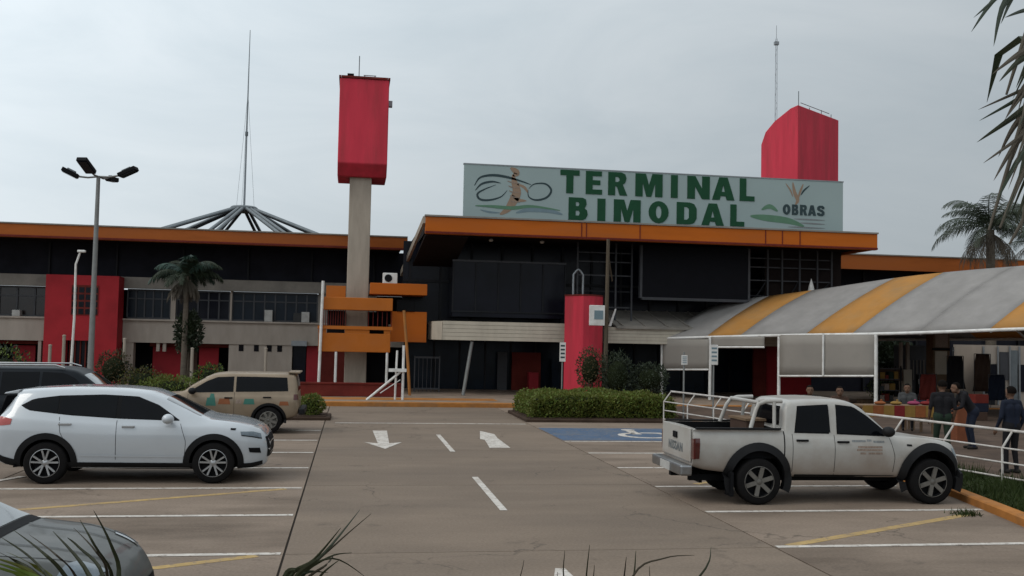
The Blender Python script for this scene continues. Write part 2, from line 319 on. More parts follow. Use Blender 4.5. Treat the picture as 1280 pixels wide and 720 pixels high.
# ------------------------------------------------------------ ground and car park
struct('ground', MB().box(-900, 900, -300, 1500, -.5, -.06), 'ground')
lot = struct('parking_lot', MB().box(-40, 10.6, -6, 36.2, -.055, -.03), 'joint')
XL, XR = -.70, 5.315
ys = [11.85+5.3*k for k in range(-3, 5)]; ys = [-5.9]+ys+[36.0]
cols = [(-30, -18, 'bay'), (-18, -12, 'bay'), (-12, -5.75, 'bay'), (-5.75, XL, 'bay'), (XL, XR, 'slab'), (XR, 10.3, 'bay')]
for (a, b, m) in cols:
    for y0, y1 in zip(ys, ys[1:]):
        if y1-y0 < .4: continue
        g = .014
        s_ = MB().box(a+g, b-g, y0+g*.6, y1-g*.6, -.029, 0).build('concrete_slab', m, lot)
def flat(poly, z, name, m, parent=lot, t=.003):
    return MB().prism(poly, lambda u, v: (u, v, z), (0, 0, t)).build(name, m, parent)
def strip(a, b, wd, name, m, z=.004):
    a, b = Vector(a), Vector(b); d = (b-a).normalized(); n = Vector((-d.y, d.x))*wd/2
    return flat([tuple(a+n), tuple(b+n), tuple(b-n), tuple(a-n)], z, name, m)
for i in range(-2, 7):
    y = 11.87+2.5*i
    strip((-5.5, y), (XL-.04, y), .115, 'bay_line', 'white_paint')
    if i <= 5 and i > -2: strip((XR+.03, y), (9.62 if i < 1 else 9.9, y), .115, 'bay_line', 'white_paint')
for i in (-1, 0, 2, 4):                       # faded yellow diagonals of an older layout
    y = 11.87+2.5*i
    if i in (0, 2): strip((-4.9, y-2.1), (XL-.3, y-.08), .14, 'faded_diagonal_line', 'yellow_paint', .0005)
strip((5.55, 11.95), (9.55, 14.05), .15, 'faded_diagonal_line', 'yellow_paint', .0005)
strip((6.2, 17.2), (9.3, 19.0), .15, 'faded_diagonal_line', 'yellow_paint', .0005)
p0, p1 = gnd(-2, 613), gnd(29, 596)
strip((p0.x-1.2, p0.y-.9), (p1.x, p1.y), .13, 'bay_line', 'white_paint', .008)
# centre dashes
XC = 2.30
for (ya, yb) in ((9.0, 10.5), (14.62, 18.1), (22.1, 25.9)):
    strip((XC, ya), (XC, yb), .11, 'lane_dash', 'white_paint')
strip((-.4, 29.2), (5.2, 29.2), .12, 'stop_line', 'white_paint')
# arrows: one towards the camera, one bent away
def arrow(cx, tail, tip, wd=.16, hw=.5):
    L = tip-tail; s = 1 if L > 0 else -1; nk = tip-s*1.15
    flat([(cx-wd, tail), (cx+wd, tail), (cx+wd*.7, nk), (cx+hw, nk-s*.25), (cx, tip), (cx-hw, nk-s*.25), (cx-wd*.7, nk)], .004, 'lane_arrow', 'white_paint')
arrow(.82, 26.9, 22.6, .19, .44)
q = [gnd(x, y) for x, y in ((600, 539), (618, 543), (622, 548), (638, 560), (612, 560), (606, 550), (600, 549))]
flat([(p.x, p.y) for p in q], .004, 'lane_arrow', 'white_paint')
q = [gnd(x, y) for x, y in ((694, 711), (706, 711), (722, 726), (690, 740))]
flat([(p.x, p.y) for p in q], .004, 'lane_arrow', 'white_paint')
# blue accessible bay with white wheelchair mark
flat([(5.35, 24.6), (9.95, 24.6), (9.95, 28.0), (5.35, 28.0)], .003, 'accessible_bay_paint', 'blue_paint')
def arc(cx, cy, r0, r1, a0, a1, n=18):
    o = [(cx+r1*cos(a0+(a1-a0)*k/n), cy+r1*sin(a0+(a1-a0)*k/n)) for k in range(n+1)]
    return o+[(cx+r0*cos(a1-(a1-a0)*k/n), cy+r0*sin(a1-(a1-a0)*k/n)) for k in range(n+1)]
wc = MB()
for poly in (arc(7.9, 25.9, .55, .75, radians(100), radians(380)), [(7.65, 26.2), (7.9, 26.2), (7.95, 27.2), (7.7, 27.2)], [(7.96, 26.5), (8.55, 26.45), (8.55, 26.65), (7.96, 26.7)],
             [(8.4, 26.4), (8.6, 26.43), (8.95, 25.6), (8.75, 25.5)], arc(7.85, 27.45, .0, .2, 0, 2*pi-.01)):
    wc.prism(poly, lambda u, v: (u, v, .009), (0, 0, .003))
wc.build('wheelchair_mark', 'white_paint', lot)
# kerb, verge and walkway on the right
kpts = [(10.5, 29.6), (10.45, 22), (10.4, 17.5), (10.2, 15.6), (9.75, 13.6), (9.4, 12.2), (9.3, 8), (9.3, -4)]
def ribbon(pts, wd, z0, z1):
    rows = []
    for i, p in enumerate(pts):
        p = Vector(p); t = (Vector(pts[min(i+1, len(pts)-1)])-Vector(pts[max(i-1, 0)])).normalized(); n = Vector((-t.y, t.x))*wd
        a, b = p, p+n
        rows.append([(a.x, a.y, z0), (a.x, a.y, z1-.02), (a.x+(b-a).x*.12, a.y+(b-a).y*.12, z1), (b.x, b.y, z1), (b.x, b.y, z0)])
    return MB().grid(rows)
struct('kerb', ribbon(kpts, .22, -.05, .13), 'kerb_yellow')
struct('verge', MB().prism([(p[0]+.2, p[1]) for p in kpts]+[(12.6, -4), (12.2, 17), (10.75, 29.6)], lambda u, v: (u, v, -.05), (0, 0, .15)), 'verge_turf')
struct('walkway', MB().prism([(12.65, -4), (12.25, 17), (10.8, 29.6), (10.8, 36.2), (60, 36.2), (60, -4)], lambda u, v: (u, v, -.05), (0, 0, .17)), 'brick_walk')
# plaza in front of the terminal
struct('plaza', MB().box(-45, 60, 36.4, 60, -.05, .14), 'paving')
struct('plaza_kerb', MB().box(-45, 60, 36.02, 36.38, -.05, .16), 'kerb_yellow', bevel=.02)
struct('painted_apron', MB().box(-1.6, 5.6, 37.6, 38.9, .14, .146), 'kerb_yellow')
# island under the hedge and under the ball shrub
def island(x0, x1, y0, y1, nm):
    struct(nm, MB().box(x0, x1, y0, y1, -.04, .1), 'soil', bevel=.03)
    struct('planting_soil', MB().box(x0+.14, x1-.14, y0+.14, y1-.14, .1, .13), 'soil')
island(5.35, 10.35, 29.9, 33.6, 'island_kerb')
island(-6.4, -.55, 30.0, 31.6, 'island_kerb')
struct('planting_bed', MB().box(-3.2, 4.6, 2.7, 4.9, .0, .1), 'soil', bevel=.03)
struct('planting_bed', MB().box(5.6, 7.6, 7.5, 9.3, .0, .1), 'soil', bevel=.03)

# ------------------------------------------------------------ terminal: left wing
WY, FY = 48.5, 46.0
wing = thing('terminal_wing', (-12, 50, .14), 'long two-storey terminal wing with orange roof edge and red entrance portal', 'building')
zf1, zf0 = 7.12, 6.53
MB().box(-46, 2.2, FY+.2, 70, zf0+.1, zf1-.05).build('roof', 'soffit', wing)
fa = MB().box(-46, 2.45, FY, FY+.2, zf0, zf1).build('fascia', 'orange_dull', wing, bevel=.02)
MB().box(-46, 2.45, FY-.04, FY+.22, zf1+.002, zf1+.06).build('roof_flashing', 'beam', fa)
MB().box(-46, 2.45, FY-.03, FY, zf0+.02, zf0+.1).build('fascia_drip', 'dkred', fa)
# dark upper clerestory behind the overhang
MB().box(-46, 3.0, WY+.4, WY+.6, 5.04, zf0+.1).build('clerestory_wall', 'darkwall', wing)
for k in range(0, 46, 3):
    x = -44+k
    MB().box(x-.04, x+.04, WY+.3, WY+.4, 5.05, zf0+.09).build('clerestory_mullion', 'frame_dark', wing)
# light beam, spandrel and columns
def wbox(x0, x1, z0, z1, name, m, y0=0.0, d=.3, parent=wing, **k):
    return MB().box(x0, x1, WY+y0, WY+y0+d, z0, z1).build(name, m, parent, **k)
wx = lambda px, py=400: ax(px, py, WY)
wbox(-46, 2.9, 4.52, 5.04, 'upper_beam', 'beam', -.25, .6)
wbox(-46, 2.9, 2.0, 3.02, 'spandrel', 'concrete', -.2, .5)
wbox(-46, 2.9, 3.02, 3.1, 'sill_ledge', 'concrete', -.32, .6)
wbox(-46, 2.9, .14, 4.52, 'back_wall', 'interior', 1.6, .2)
def window(px0, px1, z0, z1, nm, glass, y=.12, parent=wing):
    x0, x1 = wx(px0), wx(px1)
    wnd = wbox(x0, x1, z0, z1, 'window', glass, y, .05, parent)
    for a_, b_ in ((z1-.08, z1), (z0, z0+.08)): MB().box(x0, x1, WY+y-.07, WY+y-.002, a_, b_).build('window_frame', 'frame_grey', wnd)
    for k in range(nm+1):
        x = x0+(x1-x0)*k/nm
        MB().box(x-.035, x+.035, WY+y-.06, WY+y-.003, z0+.082, z1-.082).build('mullion', 'frame_grey', wnd)
    MB().box(x0+.04, x1-.04, WY+y-.05, WY+y-.004, z0+(z1-z0)*.66, z0+(z1-z0)*.7).build('transom', 'frame_grey', wnd)
window(-140, 64, 3.1, 4.5, 9, 'glass_brown')
window(158, 212, 3.1, 4.5, 5, 'glass_blue')
window(220, 286, 3.1, 4.5, 5, 'glass_dark')
window(290, 396, 3.1, 4.5, 8, 'glass_blue')
wbox(wx(213), wx(219), 3.1, 4.52, 'pier', 'concrete', -.05, .5); wbox(wx(287), wx(289.5), 3.1, 4.52, 'pier', 'concrete', -.05, .5)
wbox(wx(397), wx(470), 3.1, 4.52, 'pier', 'beam', -.02, .5)
# boxes left on the sill
for px, h_, m in ((22, .28, 'whitecloth'), (336, .55, 'whitecloth'), (372, .45, 'greycloth'), (382, .5, 'whitecloth')):
    wbox(wx(px-5), wx(px+5), 3.1, 3.1+h_, 'window_air_unit', m, -.3, .36, bevel=.02)
# red portal
px0, px1 = wx(66), wx(155); PY = -1.3
MB().box(px0, px1, WY+PY, WY-.21, 2.05, 5.0).box(px0, wx(92, 430), WY+PY, WY-.21, .14, 2.05).box(wx(124, 430), px1, WY+PY, WY-.21, .14, 2.05).build('portal', 'red_wall', wing)
pd = MB().box(wx(92, 430)+.002, wx(124, 430)-.002, WY+PY+.35, WY+PY+.42, .14, 2.048).build('portal_door', 'glass_dark', wing)
for k in range(5):
    x = wx(92, 430)+(wx(124, 430)-wx(92, 430))*(k+.5)/5
    MB().box(x-.025, x+.025, WY+PY+.28, WY+PY+.348, .15, 2.04).build('door_bar', 'dkred', pd)
gw = MB().box(wx(98), wx(131), WY+PY-.03, WY+PY-.002, 3.2, 4.55).build('grille_window', 'dkred', wing)
for k in range(4):
    for j in range(4):
        xa = wx(98)+(wx(131)-wx(98))*(k+.12)/4; xb = wx(98)+(wx(131)-wx(98))*(k+.88)/4
        MB().box(xa, xb, WY+PY-.04, WY+PY-.031, 3.24+j*.325, 3.24+j*.325+.24).build('pane', 'glass_dark', gw)
# ground floor: openings, shop fronts, pale piers
def shop(pa, pb, z1, name, m, y=.9):
    return wbox(wx(pa, 450), wx(pb, 450), .14, z1, name, m, y, .08)
wbox(wx(48, 450), wx(52, 450), .14, 2.0, 'pier', 'concrete', -.15, .4); wbox(wx(54, 450), wx(65, 450), .14, 2.0, 'pier', 'beam', .1, .3)
wbox(wx(156, 450), wx(167, 450), .14, 2.0, 'pier', 'concrete', -.15, .5)
wbox(wx(286, 450), wx(365, 450), .14, 2.0, 'service_wall', 'concrete', -.14, .4)
for px in (302, 321, 337, 350):
    wbox(wx(px-3, 430), wx(px+3, 430), 1.68, 1.98, 'wall_vent', 'interior', -.16, .02)
wbox(wx(366, 450), wx(382, 450), .14, 2.0, 'door', 'glass_dark', .1, .08); wbox(wx(364.8, 430), wx(384, 430), 1.98, 2.22, 'door_hood', 'steel', -.42, .22)
wbox(wx(383, 450), wx(399, 450), .14, 2.0, 'red_door', 'red_shop', .05, .08)
wbox(wx(400, 450), wx(470, 450), .14, 2.0, 'service_wall', 'dkred', .1, .3)
for a, b in ((8, 36), (-60, -10), (-120, -75)): shop(a, b, 1.75, 'shop_front', 'red_shop')
for a, b in ((186, 226), (245, 270)): shop(a, b, 1.8, 'shop_front', 'red_shop')
shop(228, 243, 1.7, 'shop_front', 'browncloth')
for a, b in ((185, 285), (-130, 46)): wbox(wx(a, 430), wx(b, 430), 1.82, 1.98, 'shop_lintel', 'dkred', .4, .2)
for px in (198, 206): wbox(wx(px-2, 430), wx(px+2, 430), 1.6, 2.0, 'opening_bracket', 'concrete', -.1, .2)
for px in (-30, -100): wbox(wx(px-4, 450), wx(px+4, 450), .14, 2.0, 'pier', 'concrete', -.15, .4)
# ------------------------------------------------------------ roof lantern frame and radio mast
fc = at(305, 262, 60)
lf = thing('roof_lantern_frame', (fc.x, 60, zf1-.1), 'grey tubular tent-shaped frame standing on the flat terminal roof under the mast', 'roof frame')
MB().lathe([(.0, -.15), (.75, -.15), (.8, -.05), (.8, .1), (.7, .18), (.0, .18)], (fc.x, 60, fc.z), n=24).build('crown_ring', 'steel_dk', lf, smooth=40)
for k in range(10):
    a = 2*pi*(k+.25)/10
    for s_ in (-.12, .12):
        da = Vector((-sin(a), cos(a), 0))*s_*2
        MB().tube([Vector((fc.x+.7*cos(a), 60+.7*sin(a), fc.z))+da*.5, Vector((fc.x+8.4*cos(a), 60+8.4*sin(a), zf1-.1))+da], .1, 8).build('strut', 'steel_dk', lf, smooth=50)
ms = thing('radio_mast', (fc.x, 60, fc.z+.15), 'tall thin grey radio mast rising from the roof lantern frame', 'mast')
zt = az(318, 38, 60)
MB().tube([(fc.x, 60, fc.z+.1), (fc.x, 60, fc.z+4.6), (fc.x, 60, zt)], [.065, .05, .02], 8).build('mast_pole', 'mast_steel', ms, smooth=50)
MB().lathe([(0, 0), (.09, 0), (.09, .25), (0, .25)], (fc.x, 60, fc.z+4.4), n=12).build('mast_collar', 'steel_dk', ms)
for k in range(3):
    a = 2*pi*k/3+.4
    MB().tube([(fc.x, 60, fc.z+7), (fc.x+.6*cos(a), 60+.6*sin(a), fc.z+.2)], .008, 5).build('guy_wire', 'steel_dk', ms)
# ------------------------------------------------------------ clock-less water tower with red head
TY = 43.0
tw = thing('red_head_tower', (.2, TY+1, .14), 'pale concrete pillar tower carrying a tall red box head', 'tower')
MB().box(-.27, .67, TY+.15, TY+1.9, .14, 9.5).build('shaft', 'tower_conc', tw, bevel=.03)
hx0, hx1 = -.8, 1.3
hd = MB()
zb, zt2 = 9.38, 13.55
prof = [(TY-.55, zb+.5), (TY-.05, zb), (TY+2.1, zb), (TY+2.6, zb+.5), (TY+2.6, zt2), (TY-.55, zt2)]
hd.prism(prof, lambda u, v: (hx0, u, v), (hx1-hx0, 0, 0)); head = hd.build('tower_head', 'red', tw, bevel=.04)
for x0, x1 in ((hx0-.04, hx0+.05), (hx1-.05, hx1+.04)):
    MB().box(x0, x1, TY-.6, TY+2.65, zt2+.002, zt2+.09).build('coping', 'dkred', head)
MB().box(hx0+.06, hx1-.06, TY-.6, TY-.5, zt2+.002, zt2+.09).build('coping', 'dkred', head)
MB().box(-.5, -.22, TY+.3, TY+.6, zt2, zt2+.42).build('roof_box', 'black', head)
MB().tube([(.0, TY+.6, zt2), (.0, TY+.6, zt2+1.3)], .02, 6).build('aerial', 'steel_dk', head)
rl = MB()
for x in (.25, .7): rl.tube([(x, TY+.8, zt2), (x, TY+.8, zt2+.5)], .02, 6)
rl.tube([(.2, TY+.8, zt2+.5), (.75, TY+.8, zt2+.5)], .02, 6); rl.build('roof_rail', 'steel_dk', head)
MB().box(hx1+.002, hx1+.2, TY+.8, TY+1.1, zb+3.35, zb+3.6).build('side_lamp', 'steel', head)
# ------------------------------------------------------------ orange stair balconies round the tower foot
BY = 41.4
st = thing('balcony_stair', (.2, BY+1, .14), 'orange rendered balcony stair wrapped round the foot of the pillar tower', 'staircase')
bX = lambda px, py=400: ax(px, py, BY)
lo = MB().box(bX(398, 425), bX(488, 425), BY, BY+.18, 1.85, 2.62).build('lower_parapet', 'orange_b', st, bevel=.02)
MB().box(bX(398, 405)-.03, bX(490, 405)+.03, BY-.04, BY+.2, 2.78, 2.92).build('coping', 'orange_b', lo)
for a, b in ((398, 408), (431, 462), (480, 488)): MB().box(bX(a, 410), bX(b, 410), BY+.01, BY+.16, 2.622, 2.778).build('parapet_block', 'orange_b', lo)
MB().box(bX(398, 425), bX(488, 425), BY+.19, BY+1.6, 1.86, 2.0).build('landing_slab', 'orange', lo)
up = MB().box(bX(403, 380), bX(491, 380), BY, BY+.18, 3.58, 4.1).build('upper_parapet', 'orange_b', st, bevel=.02)
MB().box(bX(403, 380), bX(491, 380), BY+.19, BY+1.6, 3.6, 3.74).build('landing_slab', 'orange', up)
MB().box(bX(407, 360), bX(432, 360), BY+1.0, BY+1.15, 4.1, 4.62).build('stair_parapet', 'orange_b', st)
tb = MB().box(bX(463, 358), bX(536, 358), BY+.8, BY+1.0, 4.3, 4.78).build('top_parapet', 'orange', st, bevel=.02)
MB().box(bX(463, 358), bX(536, 358), BY+1.0, BY+3.5, 4.32, 4.44).build('landing_slab', 'orange', tb)
MB().box(bX(490, 400), bX(536, 400), BY+1.2, BY+1.4, 2.3, 3.6).build('stair_wall', 'orange', st)
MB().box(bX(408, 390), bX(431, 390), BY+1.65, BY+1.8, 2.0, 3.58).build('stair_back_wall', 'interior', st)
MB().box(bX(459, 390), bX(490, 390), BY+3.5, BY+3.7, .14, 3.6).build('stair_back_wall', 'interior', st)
for k in range(10):
    x = bX(404, 390)+(bX(432, 390)-bX(404, 390))*k/9
    MB().box(x-.015, x+.015, BY+.3, BY+.33, 2.93, 3.58).build('baluster', 'dkred', st)
for k in range(6):
    x = bX(461, 390)+(bX(490, 390)-bX(461, 390))*k/5
    MB().box(x-.015, x+.015, BY+.3, BY+.33, 2.93, 3.58).build('baluster', 'dkred', st)
for px, m in ((484, 'white_metal'), (420, 'white_metal')):
    MB().tube([(bX(px, 440), BY+.05, .14), (bX(px, 440), BY+.05, 1.85)], .055, 8).build('post', m, st, smooth=50)
MB().tube([(bX(404, 352), BY-.1, 4.75), (bX(398.5, 470), BY-.1, .14)], .06, 8).build('post', 'white_metal', st, smooth=50)
# red plinth wall and steps
pw_ = thing('plinth_wall', (0, 39.6, .14), 'low dark red plinth wall at the foot of the balcony stair', 'wall')
MB().box(-2.4, 2.0, 39.4, 39.62, .14, .62).build('wall_body', 'dkred', pw_, bevel=.02)
MB().box(-2.45, 2.05, 39.36, 39.66, .622, .68).build('coping', 'dkred', pw_)
# air-conditioner on the stair top, dark fan box
def ac_unit(x, y, z, label, m='white_metal', wd=.62, h=.45):
    a = thing('air_conditioner', (x, y, z), label, 'air conditioner', None)
    MB().box(x-wd/2, x+wd/2, y-.15, y+.15, z, z+h).build('casing', m, a, bevel=.02)
    MB().lathe([(0, 0), (h*.36, 0), (h*.36, -.02), (0, -.02)], (x-wd*.12, y-.151, z+h/2), 'y', 20).build('fan_grille', 'black', a)
    return a
pA = at(487, 350, 43); ac_unit(pA.x, BY+1.2, 4.783, 'pale air-conditioner outdoor unit resting on the top orange stair parapet')
pB = at(507, 385, 42.6); ac_unit(pB.x, BY+1.28, 3.605, 'black air-conditioner unit standing on the orange stair wall below the top landing', 'black', .75, .5)
# loose poles and leaning bars by the entrance
lp = thing('leaning_pole', (at(510, 470, 40.6).x, 40.6, .14), 'yellow painted pole leaning beside the orange stair', 'pole')
MB().tube([at(505, 388, 40.6), at(510, 455, 40.6), (at(512, 495, 40.6).x, 40.6, .14)], .06, 8).build('pole_tube', 'kerb_yellow', lp, smooth=50)
bt = thing('barrier_trestle', (at(480, 498, 38.4).x, 38.4, .14), 'white barrier frame with a slanting arm before the plinth wall', 'barrier')
g0 = gnd(503, 500, .14); g1 = gnd(458, 500, .14); hz = 1.45
MB().tube([(g0.x, g0.y, .14), (g0.x, g0.y, 2.2)], .05, 8).build('upright', 'white_metal', bt, smooth=50)
MB().tube([(g0.x-.28, g0.y+.1, .14), (g0.x-.24, g0.y+.1, 2.0)], .04, 8).build('upright', 'white_metal', bt, smooth=50)
MB().tube([(g1.x, g1.y, .14), (g0.x, g0.y, 1.28)], .045, 8).build('arm', 'white_metal', bt, smooth=50)
MB().box(g0.x-.55, g0.x+.12, g0.y-.12, g0.y+.02, 1.2, 1.32).build('arm_box', 'white_metal', bt)
MB().tube([(g1.x+.5, g1.y, .4), (g0.x-.1, g0.y, .9)], .02, 6).build('stay', 'white_metal', bt, smooth=50)

# ------------------------------------------------------------ terminal hall
HY = 40.0
hall = thing('terminal_hall', (12, 50, .14), 'main terminal hall with wide orange roof edge and dark glazed front', 'building')
hx0, hx1, hz0, hz1 = 2.83, 22.6, 6.73, 7.43
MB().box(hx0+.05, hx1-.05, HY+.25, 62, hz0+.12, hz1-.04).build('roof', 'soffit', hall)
hf = MB().box(hx0, hx1, HY, HY+.25, hz0, hz1).build('fascia', 'orange', hall, bevel=.02)
MB().box(hx0-.03, hx1+.03, HY-.05, HY+.28, hz1+.002, hz1+.07).build('roof_flashing', 'beam', hf)
MB().box(hx0, hx1, HY-.03, HY-.001, hz0+.02, hz0+.1).build('fascia_drip', 'dkred', hf)
for px in (727, 733, 800, 957, 978, 1000):
    MB().box(ax(px, 290, HY)-.02, ax(px, 290, HY)+.02, HY-.02, HY-.001, hz0+.11, hz1-.02).build('fascia_joint', 'dkred', hf)
# slanting left edge of the roof
c0, c1 = Vector((hx0, HY+.02, hz1)), at(501, 338, 46.6)
sd = MB().prism([(c0.x-.1, c0.y), (c0.x-.002, c0.y), (c1.x+.1, c1.y), (c1.x-.02, c1.y)], lambda u, v: (u, v, hz1+(c1.z-hz1)*(v-c0.y)/(c1.y-c0.y)), (0, 0, -.28))
sd.build('slanted_roof_edge', 'tower_conc', hall)
MB().prism([(c0.x+.03, c0.y+.3), (c0.x+1.8, c0.y+.3), (c1.x+2.2, c1.y), (c1.x+.32, c1.y)], lambda u, v: (u, v, hz0+(c1.z-hz0-.35)*(v-c0.y)/(c1.y-c0.y)), (0, 0, .1)).build('side_soffit', 'soffit', hall)
MB().box(hx1-.2, hx1, HY+.26, 60, hz0+.02, hz1-.03).build('side_fascia', 'orange', hall)
# upper storey: dark glazing with mullions
UY = 44.6
MB().box(2.2, 22.3, UY, UY+.12, 2.4, hz0+.11).build('upper_glazing', 'glass_dark', hall)
for k in range(15):
    x = 2.5+k*1.4
    MB().box(x-.05, x+.05, UY-.1, UY-.001, 3.2, hz0+.1).build('mullion', 'frame_dark', hall)
MB().box(2.2, 22.3, UY-.12, UY-.101, 5.0, 5.12).build('transom', 'frame_dark', hall)
# hanging glass box on the left of the front
gb = MB().box(ax(566, 360, 42.6), ax(706, 360, 42.6), 42.6, UY-.13, az(630, 397, 42.6), az(630, 328, 42.6)).build('glass_box', 'glass_dark', hall)
xa, xb, za, zb_ = ax(566, 360, 42.6), ax(706, 360, 42.6), az(630, 397, 42.6), az(630, 328, 42.6)
MB().box(xa-.04, xb+.04, 42.54, 42.6, zb_-.02, zb_+.06).build('box_head_rail', 'frame_grey', gb)
MB().box(xa-.04, xb+.04, 42.54, 42.6, za+.2, za+.26).build('box_sill_rail', 'frame_dark', gb)
for k in range(6):
    x = xa+(xb-xa)*k/5; MB().box(x-.03, x+.03, 42.55, 42.598, za+.27, zb_-.03).build('box_mullion', 'frame_dark', gb)
for px, py in ((535, 333), (613, 336), (677, 329)):
    c = at(px, py, 42.4); c.z = hz0+.06; MB().ball(c, .1, .1, .07).tube([c, (c.x, c.y, hz0+.15)], .02, 6).build('soffit_lamp', 'white_metal', hall, smooth=60)
# dark LED wall with frame and side scaffold
LY = 41.6
l0, l1 = ax(803, 340, LY), ax(935, 340, LY); lz0, lz1 = az(870, 373, LY), hz0+.02
ld = MB().box(l0, l1, LY, LY+.2, lz0, lz1).build('display_wall', 'screen', hall)
for a, b in ((l0-.1, l0-.002), (l1+.002, l1+.1)): MB().box(a, b, LY-.02, LY+.22, lz0-.05, lz1).build('display_frame', 'frame_grey', ld)
MB().box(l0, l1, LY-.02, LY+.22, lz0-.12, lz0-.002).build('display_frame', 'frame_grey', ld)
sc_ = [ax(p_, 340, LY+.6) for p_ in (722, 770, 790, 935, 960, 978, 1000, 1022, 1040)]
for x in sc_: MB().box(x-.035, x+.035, LY+.6, LY+.67, 3.3, hz0+.11).build('scaffold_post', 'frame_grey', hall)
for z in (4.0, 4.7, 5.4, 6.0, 6.4):
    for a, b in ((sc_[0], sc_[2]), (sc_[3], sc_[8])):
        MB().box(a, b, LY+.671, LY+.72, z-.025, z+.025).build('scaffold_rail', 'frame_grey' if z != 4.7 else 'frame_dark', hall)
for a, b in ((sc_[3], sc_[4]), (sc_[5], sc_[6]), (sc_[6], sc_[8])):
    MB().bar((a, LY+.75, 4.0), (b, LY+.75, 5.4), .05).build('scaffold_brace', 'frame_dark', hall)
MB().box(sc_[4], 22.2, LY+.9, LY+1.0, 3.2, hz0+.1).build('brown_hoarding', 'soffit', hall)
# entrance canopies: pale board bands
def band(x0, x1, z0, z1, y0, d, n, left=False):
    h = (z1-z0)/n
    core = MB().box(x0+.03, x1-.03, y0+.04, y0+d, z0+.01, z1-.01).build('canopy_band', 'beam', hall)
    for k in range(n):
        MB().box(x0, x1, y0, y0+.038, z0+k*h+.012, z0+(k+1)*h).build('band_board', 'beige', core)
        if left: MB().box(x0-.002, x0+.028, y0+.04, y0+d, z0+k*h+.012, z0+(k+1)*h).build('band_board', 'beige', core)
band(ax(553, 412, 41), ax(706, 412, 41), 2.42, 3.22, 41.0, 3.4, 5)
cb = MB()
cx0 = ax(553, 412, 41); cxl = ax(540, 412, 42.2)
cb.prism([(cx0-.01, 41.0), (cx0-.01, 44.3), (cxl, 44.3), (cxl, 42.2)], lambda u, v: (u, v, 2.43), (0, 0, .78)); cb.build('canopy_corner', 'beige', hall)
band(ax(756, 420, 41.2), 22.2, 2.42, 3.12, 41.2, 3.2, 5)
rs = MB().prism([(41.1, 3.16), (44.4, 3.95), (44.4, 3.85), (41.1, 3.06)], lambda u, v: (ax(764, 395, 42), u, v), (22.2-ax(764, 395, 42), 0, 0)).build('canopy_roof', 'beam', hall)
for k in range(12):
    x = ax(764, 395, 42)+.3+k
    MB().bar((x, 41.12, 3.19), (x, 44.35, 3.965), .06, .04).build('roof_seam', 'beam', rs)
MB().prism([(0, 0), (.28, .75), (.34, .75), (.12, 0)], lambda u, v: (ax(760, 400, 41)+u, 40.9, 3.15+v), (0, .06, 0)).build('canopy_bracket', 'white_metal', hall)
# entrance posts
for px in (587,):
    MB().tube([at(590, 427, 41.2), (gnd(584, 497, .14).x, 41.1, .14)], .075, 10).build('entrance_post', 'pole_grey', hall, smooth=50)
# ground floor glass and doors
GY = 46.0
MB().box(2.4, 22.2, GY, GY+.1, .14, 2.44).build('ground_glazing', 'glass_blue', hall)
for k in range(17):
    x = 2.6+k*1.2
    MB().box(x-.035, x+.035, GY-.07, GY-.001, .14, 2.43).build('mullion', 'frame_dark', hall)
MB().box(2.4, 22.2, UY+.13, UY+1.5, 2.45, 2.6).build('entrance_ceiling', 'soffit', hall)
for px0_, px1_, z1_, m in ((640, 676, 1.9, 'dkred'), (622, 634, 1.9, 'frame_grey'), (690, 700, 1.6, 'glass_blue')):  # the dark red panel colours in a red reflection in the entrance glass
    MB().box(ax(px0_, 450, 45.6), ax(px1_, 450, 45.6), 45.6, 45.7, .14, z1_).build('door_and_reflection_panel', m, hall)
MB().box(ax(660, 480, 45.2), ax(672, 480, 45.2), 45.0, 45.4, .14, 1.0).build('counter', 'red_shop', hall)
gt = thing('grille_gate', (ax(535, 470, 43.4), 43.4, .14), 'pale barred gate standing open left of the dark entrance', 'gate')
ga, gb_ = ax(518, 470, 43.4), ax(549, 470, 43.4)
MB().box(ga, gb_, 43.38, 43.42, 1.6, 1.68).build('top_rail', 'frame_grey', gt); MB().box(ga, gb_, 43.38, 43.42, .25, .31).build('bottom_rail', 'frame_grey', gt)
for k in range(7):
    x = ga+(gb_-ga)*k/6; w_ = .05 if k in (0, 6) else .018
    MB().box(x-w_/2, x+w_/2, 43.375, 43.425, .14, 1.598 if k not in (0, 6) else 1.7).build('bar', 'frame_grey', gt)
# red column with flat lit side and rounded side
rc = thing('red_column', (9.9, 41.4, .14), 'thick red ventilation column with rounded side at the hall front', 'column')
ca, cb2, ce = ax(708, 420, 40.2), ax(728, 420, 39.6), ax(754, 420, 40.4)
poly = [(ca, 40.6), (cb2-.03, 39.72), (cb2+.05, 39.68)]+[(cb2+.05+(ce-cb2-.05)*sin(t*pi/12), 39.68+.95*(1-cos(t*pi/12))) for t in range(1, 7)]+[(ce-.05, 41.1), (ca+.6, 41.15)]
MB().prism(poly, lambda u, v: (u, v, .14), (0, 0, 4.22)).build('column_shaft', 'red', rc)
MB().prism([(9.95+(u-9.95)*1.02, 40.4+(v-40.4)*1.02) for u, v in poly], lambda u, v: (u, v, 4.365), (0, 0, .06)).build('column_cap', 'dkred', rc)
vp = MB()
v0, v1 = at(715, 372, 41.0), at(727, 372, 41.0)
vp.tube([(v0.x, 40.8, 4.42), (v0.x, 40.8, 5.3), (v0.x+.12, 40.8, 5.46), ((v0.x+v1.x)/2, 40.8, 5.52), (v1.x-.12, 40.8, 5.46), (v1.x, 40.8, 5.3), (v1.x, 40.8, 4.42)], .05, 8)
vp.build('vent_pipe', 'steel', rc, smooth=50)
